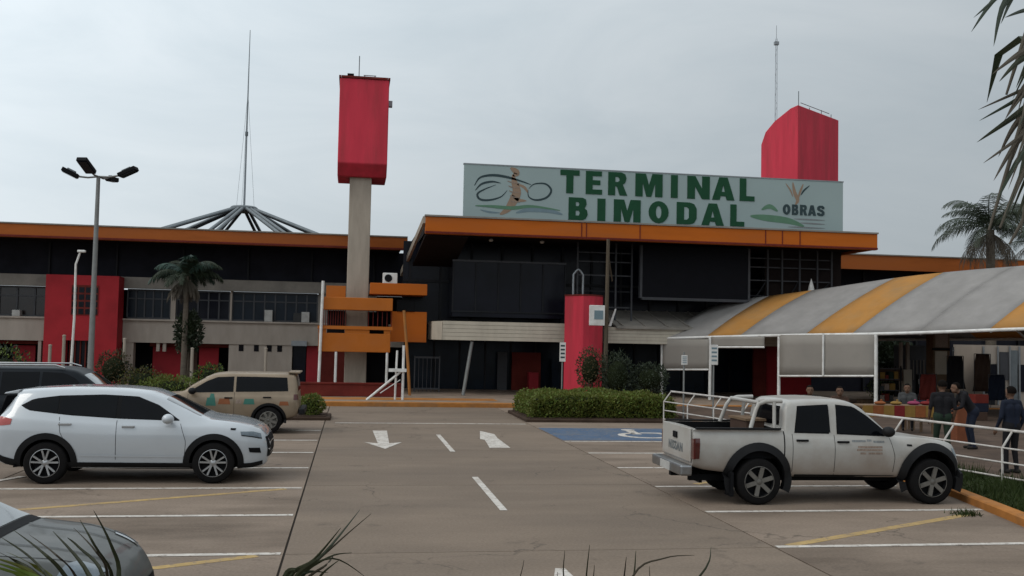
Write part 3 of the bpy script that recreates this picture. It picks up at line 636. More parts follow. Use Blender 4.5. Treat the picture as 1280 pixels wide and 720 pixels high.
# ------------------------------------------------------------ right low wing
rw = thing('side_wing', (33, 50, .14), 'lower right terminal wing with a brown-orange roof edge behind the awning', 'building')
rz1, rz0 = az(1090, 319, 46), az(1090, 337, 46)
f2 = MB().box(22.7, 48, 46, 46.2, rz0, rz1).build('fascia', 'orange_dull', rw)
MB().box(22.7, 48, 45.95, 46.25, rz1+.002, rz1+.06).build('roof_flashing', 'beam', f2)
MB().box(22.7, 47.9, 46.2, 62, rz0+.1, rz1-.03).build('roof', 'soffit', rw)
MB().box(22.7, 47.9, 48.5, 48.7, .14, rz0+.1).build('wall', 'darkwall', rw)
for k in range(8): MB().box(23.5+k*3, 23.62+k*3, 48.35, 48.499, .14, rz0+.09).build('pilaster', 'frame_dark', rw)
# ------------------------------------------------------------ right red tower
RY = 50.0
rt = thing('chamfered_red_tower', (24.8, 52, .14), 'red tower head with one chamfered upper corner standing behind the roof sign', 'tower')
A = at(951, 226, 52.6); Bp = at(997, 226, RY); Cp = at(1048, 226, 52.9)
zt_ = az(997, 131, RY); zbm = at(997, 226, RY).z
u1 = Vector((A.x-Bp.x, A.y-Bp.y, 0)); u2 = Vector((Cp.x-Bp.x, Cp.y-Bp.y, 0)); B0 = Vector((Bp.x, Bp.y, 0))
H_ = zt_-zbm
face = [(0, 0), (1, 0), (1, .58), (.88, .74), (.63, .86), (.2, .98), (0, 1)]
hd2 = MB().prism(face, lambda u, v: B0+u1*u+Vector((0, 0, zbm+H_*v)), u2).build('tower_head', 'red', rt, bevel=.03)
cc = B0+(u1+u2)*.5
MB().box(cc.x-.6, cc.x+.6, cc.y-.6, cc.y+.6, .14, zbm+.05).build('shaft', 'tower_conc', rt)
for k, (a_, b_, h_) in enumerate(((.1, .1, .9), (.2, .45, .35), (.15, .7, .4), (.1, .9, .3))):
    p = B0+u1*a_+u2*b_+Vector((0, 0, zt_-.1)); MB().tube([p, p+Vector((0, 0, h_+.1))], .025, 6).build('aerial', 'steel_dk', hd2)
p = B0+u1*.1+u2*.15+Vector((0, 0, zt_+.3)); q = B0+u1*.1+u2*.85+Vector((0, 0, zt_+.3)); MB().tube([p, q], .02, 6).build('roof_rail', 'steel_dk', hd2)
m2 = thing('lattice_mast', (ax(970, 130, 56), 56, hz1-.1), 'slim lattice aerial mast behind the chamfered red tower', 'mast')
xm, zm0, zm1 = ax(970, 130, 56), hz1-.1, az(969, 48, 56)
for a in range(3):
    MB().tube([(xm+.09*cos(a*2.094), 56+.09*sin(a*2.094), zm0), (xm+.06*cos(a*2.094), 56+.06*sin(a*2.094), zm1)], .012, 6).build('mast_leg', 'mast_steel', m2)
rg = MB()
for k in range(34):
    z = zm0+(zm1-zm0)*k/34; a0 = k % 3
    rg.tube([(xm+.08*cos(a0*2.094), 56+.08*sin(a0*2.094), z), (xm+.08*cos((a0+1)*2.094), 56+.08*sin((a0+1)*2.094), z+.3)], .007, 5)
rg.build('mast_lacing', 'steel_dk', m2)
MB().box(xm-.13, xm+.13, 55.9, 56.1, zm1-.4, zm1-.2).tube([(xm, 56, zm1-.1), (xm, 56, zm1+.8)], .015, 5).build('mast_antenna', 'steel', m2)

# ------------------------------------------------------------ roof sign
SY = 41.2
sg = thing('roof_sign', (13, SY, hz1+.07), 'wide pale roof sign reading TERMINAL BIMODAL in green capitals', 'sign')
sx0, sx1 = 4.49, 21.6; sz0, sz1 = 7.62, 9.85
pnl = MB().box(sx0, sx1, SY, SY+.16, sz0, sz1).build('panel', 'sign', sg)
for k in range(8):
    x = sx0+.6+(sx1-sx0-1.2)*k/7
    MB().bar((x, SY+.2, hz1-.02), (x, SY+.2, sz1-.1), .08).bar((x, SY+.24, sz1-.4), (x, SY+1.6, hz1-.02), .06).build('back_prop', 'steel_dk', sg)
MB().box(sx0-.03, sx1+.03, SY-.015, SY+.175, sz1+.002, sz1+.05).build('top_trim', 'steel', pnl)
LET = {
 'T': ([(0, 1), (0, .77), (.26, .77), (.26, 0), (.56, 0), (.56, .77), (.82, .77), (.82, 1)],),
 'E': ([(0, 0), (0, 1), (.68, 1), (.68, .79), (.29, .79), (.29, .61), (.62, .61), (.62, .41), (.29, .41), (.29, .21), (.7, .21), (.7, 0)],),
 'R': ([(0, 0), (0, 1), (.55, 1), (.7, .92), (.75, .75), (.7, .55), (.6, .47), (.79, 0), (.48, 0), (.36, .38), (.29, .38), (.29, 0)], [(.29, .58), (.29, .8), (.4, .8), (.46, .74), (.46, .64), (.4, .58)]),
 'M': ([(0, 0), (0, 1), (.38, 1), (.5, .5), (.62, 1), (1, 1), (1, 0), (.73, 0), (.73, .6), (.59, 0), (.41, 0), (.27, .6), (.27, 0)],),
 'I': ([(0, 0), (0, 1), (.3, 1), (.3, 0)],),
 'N': ([(0, 0), (0, 1), (.29, 1), (.54, .45), (.54, 1), (.82, 1), (.82, 0), (.54, 0), (.28, .55), (.28, 0)],),
 'A': ([(0, 0), (.27, 1), (.59, 1), (.86, 0), (.56, 0), (.52, .17), (.33, .17), (.29, 0)], [(.37, .36), (.43, .68), (.49, .36)]),
 'L': ([(0, 0), (0, 1), (.3, 1), (.3, .22), (.68, .22), (.68, 0)],),
 'B': ([(0, 0), (0, 1), (.56, 1), (.7, .93), (.73, .7), (.65, .53), (.75, .44), (.78, .24), (.7, .06), (.56, 0)], [(.29, .62), (.29, .8), (.4, .8), (.44, .71), (.4, .62)], [(.29, .2), (.29, .42), (.42, .42), (.46, .31), (.42, .2)]),
 'O': ([(.39+.39*cos(a*pi/10)*(1 if 1 else 0), .5+.5*sin(a*pi/10)) for a in range(20)], [(.39+.11*cos(a*pi/10), .5+.28*sin(a*pi/10)) for a in range(20)]),
 'D': ([(0, 0), (0, 1), (.5, 1), (.68, .93), (.78, .72), (.78, .28), (.68, .07), (.5, 0)], [(.29, .21), (.29, .79), (.4, .79), (.48, .7), (.48, .3), (.4, .21)]),
 'S': ([(.02, .3), (.02, .12), (.2, 0), (.5, 0), (.68, .14), (.68, .42), (.5, .58), (.26, .66), (.26, .78), (.44, .78), (.44, .68), (.67, .68), (.67, .86), (.5, 1), (.2, 1), (.03, .86), (.03, .6), (.2, .47), (.43, .38), (.43, .22), (.26, .22), (.26, .3)],),
}
def flatcurve(name, splines, fn, m, parent, thick=.02):
    """filled outline (holes allowed) turned into a mesh; fn maps (u,v) to local x,z of the plate"""
    cu = bpy.data.curves.new(name, 'CURVE'); cu.dimensions = '2D'; cu.fill_mode = 'BOTH'; cu.extrude = thick/2
    for sp in splines:
        s_ = cu.splines.new('POLY'); s_.points.add(len(sp)-1); s_.use_cyclic_u = True
        for k, (u, v) in enumerate(sp): x, z = fn(u, v); s_.points[k].co = (x, z, 0, 1)
    o = bpy.data.objects.new('tmp', cu); COL.objects.link(o)
    dg = bpy.context.evaluated_depsgraph_get(); me = bpy.data.meshes.new_from_object(o.evaluated_get(dg))
    bpy.data.objects.remove(o); bpy.data.curves.remove(cu)
    return me
def put(me, name, m, parent, y):
    for v in me.vertices: a, b, c = v.co; v.co = Vector((a, y+c, b))-org(parent)
    me.name = name; me.materials.clear(); me.materials.append(M[m]); o = bpy.data.objects.new(name, me); COL.objects.link(o); o.parent = parent; return o
def word(chars, name_m, ztop, zbot, parent=pnl, y=SY-.012):
    for ch, xa_, xb_, in chars:
        X0, X1 = xa_, xb_; wd = max(p[0] for p in LET[ch][0]); mn = min(p[0] for p in LET[ch][0])
        me = flatcurve(ch, LET[ch], lambda u, v: (X0+(X1-X0)*(u-mn)/(wd-mn), zbot+(ztop-zbot)*v), name_m, parent)
        put(me, 'sign_letter', name_m, parent, y)
sX = lambda px: ax(px, 240, SY)
t1, b1 = az(711, 212.5, SY), az(711, 241.5, SY)
word([(c, sX(a), sX(b)) for c, a, b in (('T', 700, 724), ('E', 732, 752.5), ('R', 760, 784), ('M', 794, 828), ('I', 838.5, 847), ('N', 859, 887), ('A', 890, 918), ('L', 924.5, 943))], 'sign_green', t1, b1)
t1, b1 = az(723, 247, SY), az(723, 275, SY)
word([(c, sX(a), sX(b)) for c, a, b in (('B', 711, 735), ('I', 747, 757), ('M', 767.5, 801), ('O', 811, 836), ('D', 846, 871), ('A', 877, 905), ('L', 913, 930.5))], 'sign_green', t1, b1)
t1, b1 = az(978, 255, SY), az(978, 268, SY)
word([(c, sX(a), sX(b)) for c, a, b in (('O', 978.5, 988), ('B', 990, 998), ('R', 1000, 1009), ('A', 1010, 1020), ('S', 1021.5, 1030.5))], 'sign_dark', t1, b1)
def swoosh(pts, wd, m, name='logo_mark', y=SY-.008):
    """tapered stroke through pixel points lying on the sign face"""
    P = [at(px, py, SY) for px, py in pts]; n = len(P); up_ = []; dn = []
    # smooth the stroke
    Q = []
    for i in range(n-1):
        for k in range(6):
            t = k/6; p0_, p1_, p2_, p3_ = P[max(i-1, 0)], P[i], P[i+1], P[min(i+2, n-1)]
            Q.append(.5*((2*p1_)+(p2_-p0_)*t+(2*p0_-5*p1_+4*p2_-p3_)*t*t+(3*p1_-p0_-3*p2_+p3_)*t**3))
    Q.append(P[-1]); n = len(Q)
    for i, p in enumerate(Q):
        t = (Q[min(i+1, n-1)]-Q[max(i-1, 0)]); t = Vector((t.x, 0, t.z)).normalized(); nn = Vector((-t.z, 0, t.x)); h = wd*(.15+.85*sin(pi*(i+.3)/(n-.4)))/2
        up_.append((p.x+nn.x*h, p.z+nn.z*h)); dn.append((p.x-nn.x*h, p.z-nn.z*h))
    vs = [(u, y, v) for u, v in up_]+[(u, y, v) for u, v in dn]
    MB().add(vs, [(i, i+1, n+i+1, n+i) for i in range(n-1)]).build(name, m, pnl, fix=False)
swoosh([(593, 232), (600, 222), (615, 219), (632, 221), (650, 226), (664, 231)], .11, 'sign_dark')
swoosh([(620, 231), (607, 236), (597, 242), (600, 249), (612, 250), (626, 246), (634, 238)], .09, 'sign_dark')
swoosh([(594, 238), (602, 230), (615, 227), (626, 229)], .09, 'sign_dark')
swoosh([(660, 237), (661, 246), (670, 250), (683, 247), (689, 238), (682, 230), (668, 230), (661, 236)], .09, 'sign_dark')
swoosh([(638, 210), (643, 213), (646, 217), (641, 220)], .26, 'sign_tan')
swoosh([(641, 218), (643, 228), (646, 240), (641, 252), (634, 262), (625, 268)], .38, 'sign_tan')
swoosh([(646, 230), (655, 234), (660, 241)], .12, 'sign_tan'); swoosh([(640, 244), (648, 250), (658, 251)], .14, 'sign_tan')
swoosh([(594, 257), (615, 258), (640, 260), (665, 258), (700, 263)], .15, 'sign_lgreen', y=SY-.011)
swoosh([(645, 266), (662, 262), (684, 263), (703, 268)], .22, 'sign_blue')
swoosh([(600, 262), (612, 265), (625, 266)], .08, 'sign_blue')
swoosh([(938, 270), (955, 272), (985, 276), (1005, 283)], .3, 'sign_lgreen')
swoosh([(952, 262), (962, 258), (972, 264)], .2, 'sign_lgreen', y=SY-.011)
swoosh([(991, 228), (993, 240), (997, 250), (994, 256)], .18, 'sign_tan'); swoosh([(1004, 230), (1000, 240), (997, 250)], .1, 'sign_tan', y=SY-.011)
swoosh([(1012, 232), (1005, 238), (1001, 244)], .08, 'sign_dark'); swoosh([(982, 229), (988, 238), (991, 246)], .07, 'sign_tan')
for (a, b, y_) in ((992, 1031, 274.5), (1000, 1031, 279.5), (985, 1031, 284.5)): swoosh([(a, y_-1), ((a+b)/2, y_), (b, y_+1)], .07, 'print_grey')
for k in range(5): swoosh([(634+k*1.2, 226+k*6), (640, 228+k*6), (650, 229+k*6)], .05, 'print_brown', y=SY-.012)
# ------------------------------------------------------------ awning over the walkway
def lerp_tab(tab, x):
    if x <= tab[0][0]: return tab[0][1]
    for (a, va), (b, vb) in zip(tab, tab[1:]):
        if x <= b: return va+(vb-va)*(x-a)/(b-a)
    (a, va), (b, vb) = tab[-2], tab[-1]; return va+(vb-va)*(x-a)/(b-a)
EY = [(825, 41.5), (974, 37.5), (1095, 33.5), (1280, 29.0), (1500, 25.5)]
Ey = [(825, 421.5), (974, 417.5), (1095, 415.5), (1280, 409), (1500, 402)]
SIL = [(828, 416), (850, 403), (870, 390), (900, 379), (930, 373.5), (960, 370), (1020, 362), (1150, 343.5), (1280, 332), (1500, 318)]
def pch(pts):
    """smooth monotone interpolation through (x, v)"""
    xs = [p[0] for p in pts]; vs = [p[1] for p in pts]; n = len(xs)
    d = [(vs[i+1]-vs[i])/(xs[i+1]-xs[i]) for i in range(n-1)]; m = [d[0]]+[0 if d[i-1]*d[i] <= 0 else 2*d[i-1]*d[i]/(d[i-1]+d[i]) for i in range(1, n-1)]+[d[-1]]
    def f(x):
        if x <= xs[0]: return vs[0]
        if x >= xs[-1]: return vs[-1]
        i = 0
        while x > xs[i+1]: i += 1
        h = xs[i+1]-xs[i]; t = (x-xs[i])/h
        return (2*t**3-3*t*t+1)*vs[i]+(t**3-2*t*t+t)*h*m[i]+(-2*t**3+3*t*t)*vs[i+1]+(t**3-t*t)*h*m[i+1]
    return f
_eY, _ey, _sil = pch(EY), pch(Ey), pch(SIL)
def EE(px): return at(px, _ey(px), _eY(px))
def CR(px): t = min(1, max(0, (px-825)/190)); t = t*t*(3-2*t); return Vector((3.2+t*1.0, 1.8-t*1.0, 0))
def RR(px):
    e = EE(px); p = e+CR(px); q = Vector((p.x, p.y, 4.8))-Vector((0, 0, CAMH)); x = 640+FL*q.dot(_r)/q.dot(_f)
    return at(x, _sil(x), p.y) if x < 1500 else Vector((p.x, p.y, 5.6))
def vault(px, s):
    """s 0 = near eave, 1 = ridge, 2 = far eave"""
    e = EE(px); r = RR(px); a = (s if s <= 1 else 2-s)
    ang = radians(12)+a*radians(78); v = (sin(ang)-sin(radians(12)))/(1-sin(radians(12))); h = (cos(radians(12))-cos(ang))/cos(radians(12))
    hz = h if s <= 1 else 2-h
    v = a*(2-a)*.2+a*.8; p = e+CR(px)*(a if s <= 1 else 2-a); p.z = e.z+(r.z-e.z)*v+.05*sin(px*.05)*sin(pi*min(a, 1))*.4
    return p
aw = thing('striped_awning', (20, 37, .14), 'long vaulted fabric awning in grey-white with yellow-orange stripes over the walkway', 'awning')
brk = [825, 884, 926, 1008, 1066, 1150, 1238, 1312, 1400, 1500]
for i, (a, b) in enumerate(zip(brk, brk[1:])):
    yel = i in (1, 3, 6); n = max(3, int((b-a)/12))
    o = MB().grid([[vault(a+(b-a)*k/n, s*2/22) for s in range(23)] for k in range(n+1)]).build('fabric_panel', 'fabric_y' if yel else 'fabric', aw, smooth=80)
    sm = o.modifiers.new('thickness', 'SOLIDIFY'); sm.thickness = .012
for s in (0, 2):
    MB().tube([vault(825+k*27, s)+Vector((0, 0, -.06)) for k in range(26)], .06, 8).build('eave_tube', 'white_metal', aw, smooth=50)
for px in (825, 926, 1066, 1150, 1238, 1312, 1400):
    MB().tube([vault(px, s*2/22)+Vector((0, 0, -.11)) for s in range(23)], .045, 8).build('arch_tube', 'white_metal', aw, smooth=50)
for px in (828, 888, 974, 1095, 1312, 1400):
    for s in (0, 2):
        if s == 2 and px < 1000: continue
        p = vault(px, s); MB().tube([(p.x, p.y, .1), (p.x, p.y, p.z-.04)], .07, 8).build('post', 'white_metal', aw, smooth=50)
fin = at(1014, 362, 41.2)
MB().lathe([(.16, 0), (.1, .3), (.0, .62)], (fin.x, fin.y, fin.z-.12), n=10).build('finial', 'white_metal', aw, smooth=50)
# hanging mesh banners between the posts
def banner(pa, pb, ya, yb, label, dz=0, split=None):
    a, b = EE(pa), EE(pb); za_, zb2 = az(pa, yb, a.y), az(pb, yb, b.y); ta, tb = az(pa, ya, a.y), az(pb, ya, b.y)
    off = Vector((-.04, -.06, 0))
    t = thing('mesh_banner', (a.x, a.y, za_), label, 'banner', None)
    rows = []
    for k in range(13):
        f_ = k/12; p = a+(b-a)*f_+off; bl = .03*sin(f_*pi*4)
        rows.append([(p.x, p.y+bl*j/4, (za_+(zb2-za_)*f_)*(1-j/4)+(ta+(tb-ta)*f_)*j/4) for j in range(5)])
    s_ = MB().grid(rows).build('mesh_sheet', 'banner', t, smooth=80); s_.modifiers.new('thickness', 'SOLIDIFY').thickness = .01
    fr = MB().tube([(a.x+off.x, a.y+off.y, za_), (b.x+off.x, b.y+off.y, zb2)], .04, 8); fr.build('bottom_bar', 'white_metal', t, smooth=50)
    if split:
        d_ = ray(split, 440); t_ = (a.x*d_.y-a.y*d_.x)/((b.y-a.y)*d_.x-(b.x-a.x)*d_.y); e = a+(b-a)*t_
        MB().tube([(e.x+off.x-.02, e.y+off.y-.06, az(split, yb, e.y)), (e.x+off.x-.02, e.y+off.y-.06, e.z)], .045, 8).build('middle_bar', 'white_metal', t, smooth=50)
banner(975, 1093, 418.5, 470, 'wide grey mesh banner in two panels hanging from the awning eave', split=1029)
banner(829, 887, 424, 462, 'square grey mesh banner hanging at the awning end beside the hall')
banner(890, 956, 421, 434, 'shallow grey mesh banner strip under the awning eave between two larger ones')

# ------------------------------------------------------------ white pipe railing along the walkway
ra, rb = Vector((9.5, 28.6)), Vector((12.15, 15.0))
dr = (rb-ra).normalized(); nr = Vector((-dr.y, dr.x))           # nr points to the walkway side (+x)
if nr.x < 0: nr = -nr
nbay = 10; Lr = (rb-ra).length
r_ = thing('pipe_railing', (rb.x, rb.y, .1), 'long white tubular railing with leaning top rail along the walkway', 'railing')
a3 = lambda h, o, p: (p.x+nr.x*o, p.y+nr.y*o, h)
for k in range(nbay+1):
    a = ra+dr*Lr*k/nbay
    MB().tube([a3(.02, -.24, a), a3(.76, -.24, a), a3(1.05, .0, a)], .021, 8).build('post', 'rail_white', r_, smooth=50)
    if k == nbay: break
    b = ra+dr*Lr*(k+1)/nbay
    MB().tube([a3(1.06, 0, a), a3(1.06, 0, b)], .027, 8).build('top_rail', 'rail_white', r_, smooth=50)
    for h in (.76, .5, .24): MB().tube([a3(h, -.24, a), a3(h, -.24, b)], .017, 8).build('rail', 'rail_white', r_, smooth=50)

# ------------------------------------------------------------ cars
def chaikin(p, n):
    for _ in range(n):
        q = [p[0]]
        for a, b in zip(p, p[1:]): q += [(a[0]*.75+b[0]*.25, a[1]*.75+b[1]*.25), (a[0]*.25+b[0]*.75, a[1]*.25+b[1]*.75)]
        p = q+[p[-1]]
    return p
class Car:
    def __init__(s, name, label, paint, loc, rz, top, belt, bot, wb, wt, group=None, xs=None):
        s.root = thing(name, loc, label, 'car', group, rz); s.paint = paint
        s.top, s.belt, s.bot, s.wb, s.wt = pch(top), pch(belt), pch(bot), pch(wb), pch(wt)
        x0, x1 = top[0][0], top[-1][0]; n = 90
        st_ = sorted(set([x0+(x1-x0)*k/n for k in range(n+1)]+[p[0] for p in top]+(xs or [])))
        rows = []
        for x in st_:
            zt, zb = s.top(x), s.bot(x); zB = min(s.belt(x), zt-.035); w, t = s.wb(x), min(s.wt(x), s.wb(x)-.03)
            g = zt-zB
            half = [(0, zb), (w*.8, zb), (w-.075, zb+.03), (w-.03, zb+(zB-zb)*.30), (w, zb+(zB-zb)*.66), (w-.022, zB-.06), (w-.06, zB+.005),
                    (t+(w-.06-t)*.12, zB+g*.82), (t-.06, zt-.012-g*.02), (t*.6, zt-.004), (0, zt)]
            rows.append([(x, y, z) for y, z in chaikin(half, 2)])
        m = len(rows[0]); full = [r+[(x, -y, z) for (x, y, z) in reversed(r[1:-1])] for r in rows]
        k = len(full[0]); vs = [p for r in full for p in r]
        fs = [(i*k+j, i*k+(j+1) % k, (i+1)*k+(j+1) % k, (i+1)*k+j) for i in range(len(full)-1) for j in range(k)]
        fs += [tuple(reversed(range(k))), tuple(range((len(full)-1)*k, len(full)*k))]
        s.mb = MB().add(vs, fs)
        me = s.mb.mesh('bodytmp'); bm = bmesh.new(); bm.from_mesh(me); s.bvh = BVHTree.FromBMesh(bm); bm.free(); bpy.data.meshes.remove(me)
    def finish(s, arches, boxes=(), depth=.42, name='body'):
        """cut wheel wells (x, z, r) and optional boxes out of the shell"""
        body = s.mb.build(name, s.paint, s.root, local=True)
        c = MB()
        W = s.wb(0)
        for (x, z, r) in arches:
            for sg_ in (-1, 1):
                c.lathe([(0, sg_*(W+.3)), (r, sg_*(W+.3)), (r, sg_*(W-depth)), (0, sg_*(W-depth))], (x, 0, z), 'y', 36)
        for b in boxes: c.box(*b)
        co = c.build('cut', s.paint, s.root, local=True)
        bpy.context.view_layer.update()
        md = body.modifiers.new('wells', 'BOOLEAN'); md.object = co; md.operation = 'DIFFERENCE'; md.solver = 'EXACT'
        dg = bpy.context.evaluated_depsgraph_get(); me = bpy.data.meshes.new_from_object(body.evaluated_get(dg))
        body.modifiers.clear(); old = body.data; body.data = me; bpy.data.meshes.remove(old); cm = co.data; bpy.data.objects.remove(co); bpy.data.meshes.remove(cm)
        me.shade_smooth(); me.set_sharp_from_angle(angle=radians(38)); me.name = name
        me.materials.append(M['black']); idx = []       # wheel wells, load bed and underside are bare black
        for p in me.polygons:
            q = p.center; k = 0
            for (x, z, r) in arches:
                if abs(q.y) < W+.05 and abs(q.y) > W-depth-.02 and math.hypot(q.x-x, q.z-z) < r+.004 and (abs(p.normal.y) < .3 or abs(abs(q.y)-(W-depth)) < .01): k = 1
            for b in boxes:
                if b[0]-.005 < q.x < b[1]+.005 and b[2]-.005 < q.y < b[3]+.005 and q.z < b[5] and q.z > b[4]-.005: k = 1
            if p.normal.z < -.9: k = 1
            idx.append(k)
        me.polygons.foreach_set('material_index', idx)
        s.body = body; return body
    def hit(s, o, d, off):
        l, n, i, ds = s.bvh.ray_cast(Vector(o), Vector(d))
        if l is None: return None
        if n.dot(Vector(d)) > 0: n = -n
        return l+n*off
    def patch(s, lo, hi, plane, m, name, off=.004, nv=8, nu=4, parent=None, side=-1, smooth=60, thick=.0):
        """lay a sheet on the body between two polylines; plane 'side' (x,z), 'top' (x,y), 'front'/'rear' (y,z)"""
        def res(l, k):
            L = [0]
            for a, b in zip(l, l[1:]): L.append(L[-1]+math.hypot(b[0]-a[0], b[1]-a[1]))
            o = []
            for i in range(k+1):
                t = L[-1]*i/k; j = 0
                while j < len(L)-2 and t > L[j+1]: j += 1
                f_ = (t-L[j])/max(1e-9, L[j+1]-L[j]); o.append((l[j][0]+(l[j+1][0]-l[j][0])*f_, l[j][1]+(l[j+1][1]-l[j][1])*f_))
            return o
        lo, hi = res(lo, nv), res(hi, nv); rows = []
        last = None
        for a, b in zip(lo, hi):
            row = []
            for k in range(nu+1):
                u, v = a[0]+(b[0]-a[0])*k/nu, a[1]+(b[1]-a[1])*k/nu
                if plane == 'side': p = s.hit((u, side*3, v), (0, -side, 0), off)
                elif plane == 'top': p = s.hit((u, v, 4), (0, 0, -1), off)
                elif plane == 'front': p = s.hit((5, u, v), (-1, 0, 0), off)
                else: p = s.hit((-5, u, v), (1, 0, 0), off)
                if p is None: p = last if last is not None else Vector((u, 0, v))
                last = p; row.append(p)
            rows.append(row)
        o = MB().grid(rows).build(name, m, parent or s.root, local=True, smooth=smooth)
        return o
    def both(s, lo, hi, m, name, **k):
        return [s.patch(lo, hi, 'side', m, name, side=sg_, **k) for sg_ in (-1, 1)]
    def arch(s, x, z, r0, r1, m, a0=-8, a1=188, off=.012, name='arch_flare', lift=0.0):
        for sg_ in (-1, 1):
            rows = []
            for k in range(29):
                a = radians(a0+(a1-a0)*k/28); row = []
                for j in range(4):
                    r = r0+(r1-r0)*j/3; u, v = x+r*cos(a), z+r*sin(a)
                    p = s.hit((u, sg_*3, v), (0, -sg_, 0), off+lift*(1-j/3))
                    if p is None or abs(p.y) < s.wb(x)*.8: p = Vector((u, sg_*(s.wb(x)-.02), v))
                    row.append(p)
                inn = Vector((x+r0*cos(a), row[0].y-sg_*.12, z+r0*sin(a)))
                rows.append([inn]+row)
            MB().grid(rows).build(name, m, s.root, local=True, smooth=50)
    def wheels(s, xs, r, wd, kind, rim_m, track):
        for x in xs:
            for sg_ in (-1, 1):
                tyre = MB().lathe([(r*.62, -wd/2+.01), (r*.9, -wd/2), (r*.975, -wd/2+.02), (r, -wd/2+.06), (r, wd/2-.06), (r*.975, wd/2-.02), (r*.9, wd/2), (r*.62, wd/2-.01)], (0, 0, 0), 'y', 40, closed=True)
                wo = thing('wheel', (x, sg_*(track-wd/2), r), None, None); wo.parent = s.root
                tyre.build('tyre', 'rubber', wo, local=True, smooth=50)
                rr = r*.66; f = sg_*wd/2
                MB().lathe([(0, f*.25), (rr*.97, f*.25), (rr*.99, f*.9), (rr, f*.97), (rr*.93, f*.985), (rr*.90, f*.8), (rr*.88, f*.35), (0, f*.35)], (0, 0, 0), 'y', 40).build('rim_barrel', 'black' if kind != 'steel' else rim_m, wo, local=True, smooth=40)
                MB().lathe([(rr*.9, f*.8), (rr*.99, f*.99), (rr*1.02, f*.97), (rr*.99, f*.7), (rr*.9, f*.7)], (0, 0, 0), 'y', 40, closed=True).build('rim_lip', rim_m, wo, local=True, smooth=40)
                n = {'five': 5, 'six': 6, 'steel': 8}[kind]
                for k in range(n):
                    a = 2*pi*k/n+.3
                    for da in ((-.16, .16) if kind == 'five' else (0,)):
                        c_, s_ = cos(a+da*.55), sin(a+da*.55); c2, s2 = cos(a+da*1.5), sin(a+da*1.5); w_ = .018 if kind == 'five' else rr*.17
                        i_, o_ = Vector((rr*.2*c_, f*.82, rr*.2*s_)), Vector((rr*.95*c2, f*.9, rr*.95*s2))
                        MB().bar(i_, o_, w_*1.6, .03, up=(0, 1, 0)).build('spoke', rim_m, wo, local=True)
                MB().lathe([(0, f*.92), (rr*.2, f*.9), (rr*.26, f*.8), (rr*.26, f*.4), (0, f*.4)], (0, 0, 0), 'y', 20).build('hub', rim_m, wo, local=True, smooth=40)
    def mirror(s, x, z, m, y=None):
        for sg_ in (-1, 1):
            y_ = (y or s.wb(x))+.1
            MB().ball((x, sg_*y_, z), .1, .11, .085, 14, 10).build('mirror', m, s.root, local=True, smooth=80)
            MB().bar((x+.03, sg_*(y_-.16), z-.05), (x, sg_*y_, z-.03), .05, .04).build('mirror_arm', 'plastic', s.root, local=True)
    def seam(s, pts, name='door_seam', m='black', wd=.008):
        for sg_ in (-1, 1):
            lo = [(a-wd/2, b) for a, b in pts]; hi = [(a+wd/2, b) for a, b in pts]
            s.patch(lo, hi, 'side', m, name, off=.002, nv=10, nu=1, side=sg_)
    def handle(s, x, z, m):
        for sg_ in (-1, 1):
            p = s.hit((x, sg_*3, z), (0, -sg_, 0), .012)
            MB().box(x-.1, x+.1, p.y-.016, p.y+.016, z-.016, z+.016).build('door_handle', m, s.root, local=True, bevel=.006)

# --- white sport utility, parked left
c = Car('sport_utility', 'clean white sport utility car with tinted windows and twin-spoke wheels', 'car_white', (-3.58, 18.28, 0), 0,
    [(-2.24, .78), (-2.21, .98), (-2.12, 1.16), (-1.98, 1.39), (-1.92, 1.49), (-1.86, 1.53), (-1.5, 1.565), (-.9, 1.59), (-.3, 1.58), (.15, 1.54), (.45, 1.44), (.8, 1.27), (1.1, 1.125), (1.22, 1.085), (1.6, 1.04), (1.9, .97), (2.06, .90), (2.17, .80), (2.23, .66)],
    [(-2.24, .75), (-2.1, 1.08), (-1.8, 1.10), (-1.0, 1.06), (0, 1.01), (.9, .985), (1.3, .98), (1.8, .90), (2.1, .76), (2.23, .6)],
    [(-2.24, .58), (-2.2, .42), (-2.0, .3), (-1.6, .25), (1.7, .23), (2.05, .24), (2.2, .32), (2.23, .46)],
    [(-2.24, .62), (-2.17, .79), (-2.0, .875), (-1.6, .92), (0, .925), (1.5, .915), (1.85, .86), (2.05, .76), (2.17, .62), (2.23, .45)],
    [(-2.24, .5), (-1.95, .56), (-1.5, .62), (0, .66), (.5, .66), (1.1, .74), (1.6, .74), (2.1, .55), (2.23, .4)])
c.finish([(-1.335, .34, .40), (1.335, .34, .40)])
lo = [(-1.78, 1.27), (-1.66, 1.2), (-1.0, 1.125), (-.2, 1.075), (.74, 1.045)]; hi = [(-1.78, 1.28), (-1.6, 1.385), (-1.2, 1.44), (-.5, 1.465), (.05, 1.44), (.4, 1.3), (.76, 1.055)]
c.both(lo, hi, 'black', 'window_trim', off=.003, nv=30, nu=6)
for (a, b, l_, h_) in ((0, 0, [(-1.72, 1.27), (-1.6, 1.205), (-1.2, 1.155)], [(-1.72, 1.28), (-1.5, 1.395), (-1.2, 1.43)]), (0, 0, [(-1.17, 1.15), (-.55, 1.11), (-.27, 1.09)], [(-1.17, 1.435), (-.7, 1.455), (-.27, 1.45)]),
                       (0, 0, [(-.2, 1.09), (.3, 1.07), (.68, 1.06)], [(-.2, 1.45), (.03, 1.43), (.38, 1.29), (.68, 1.09)])):
    c.both(l_, h_, 'car_glass', 'side_window', off=.007, nv=14, nu=6)
c.patch([(.5, -.60), (.8, -.63), (1.08, -.66)], [(.5, .60), (.8, .63), (1.08, .66)], 'top', 'car_glass_clear', 'windshield', off=.005, nv=10, nu=16)
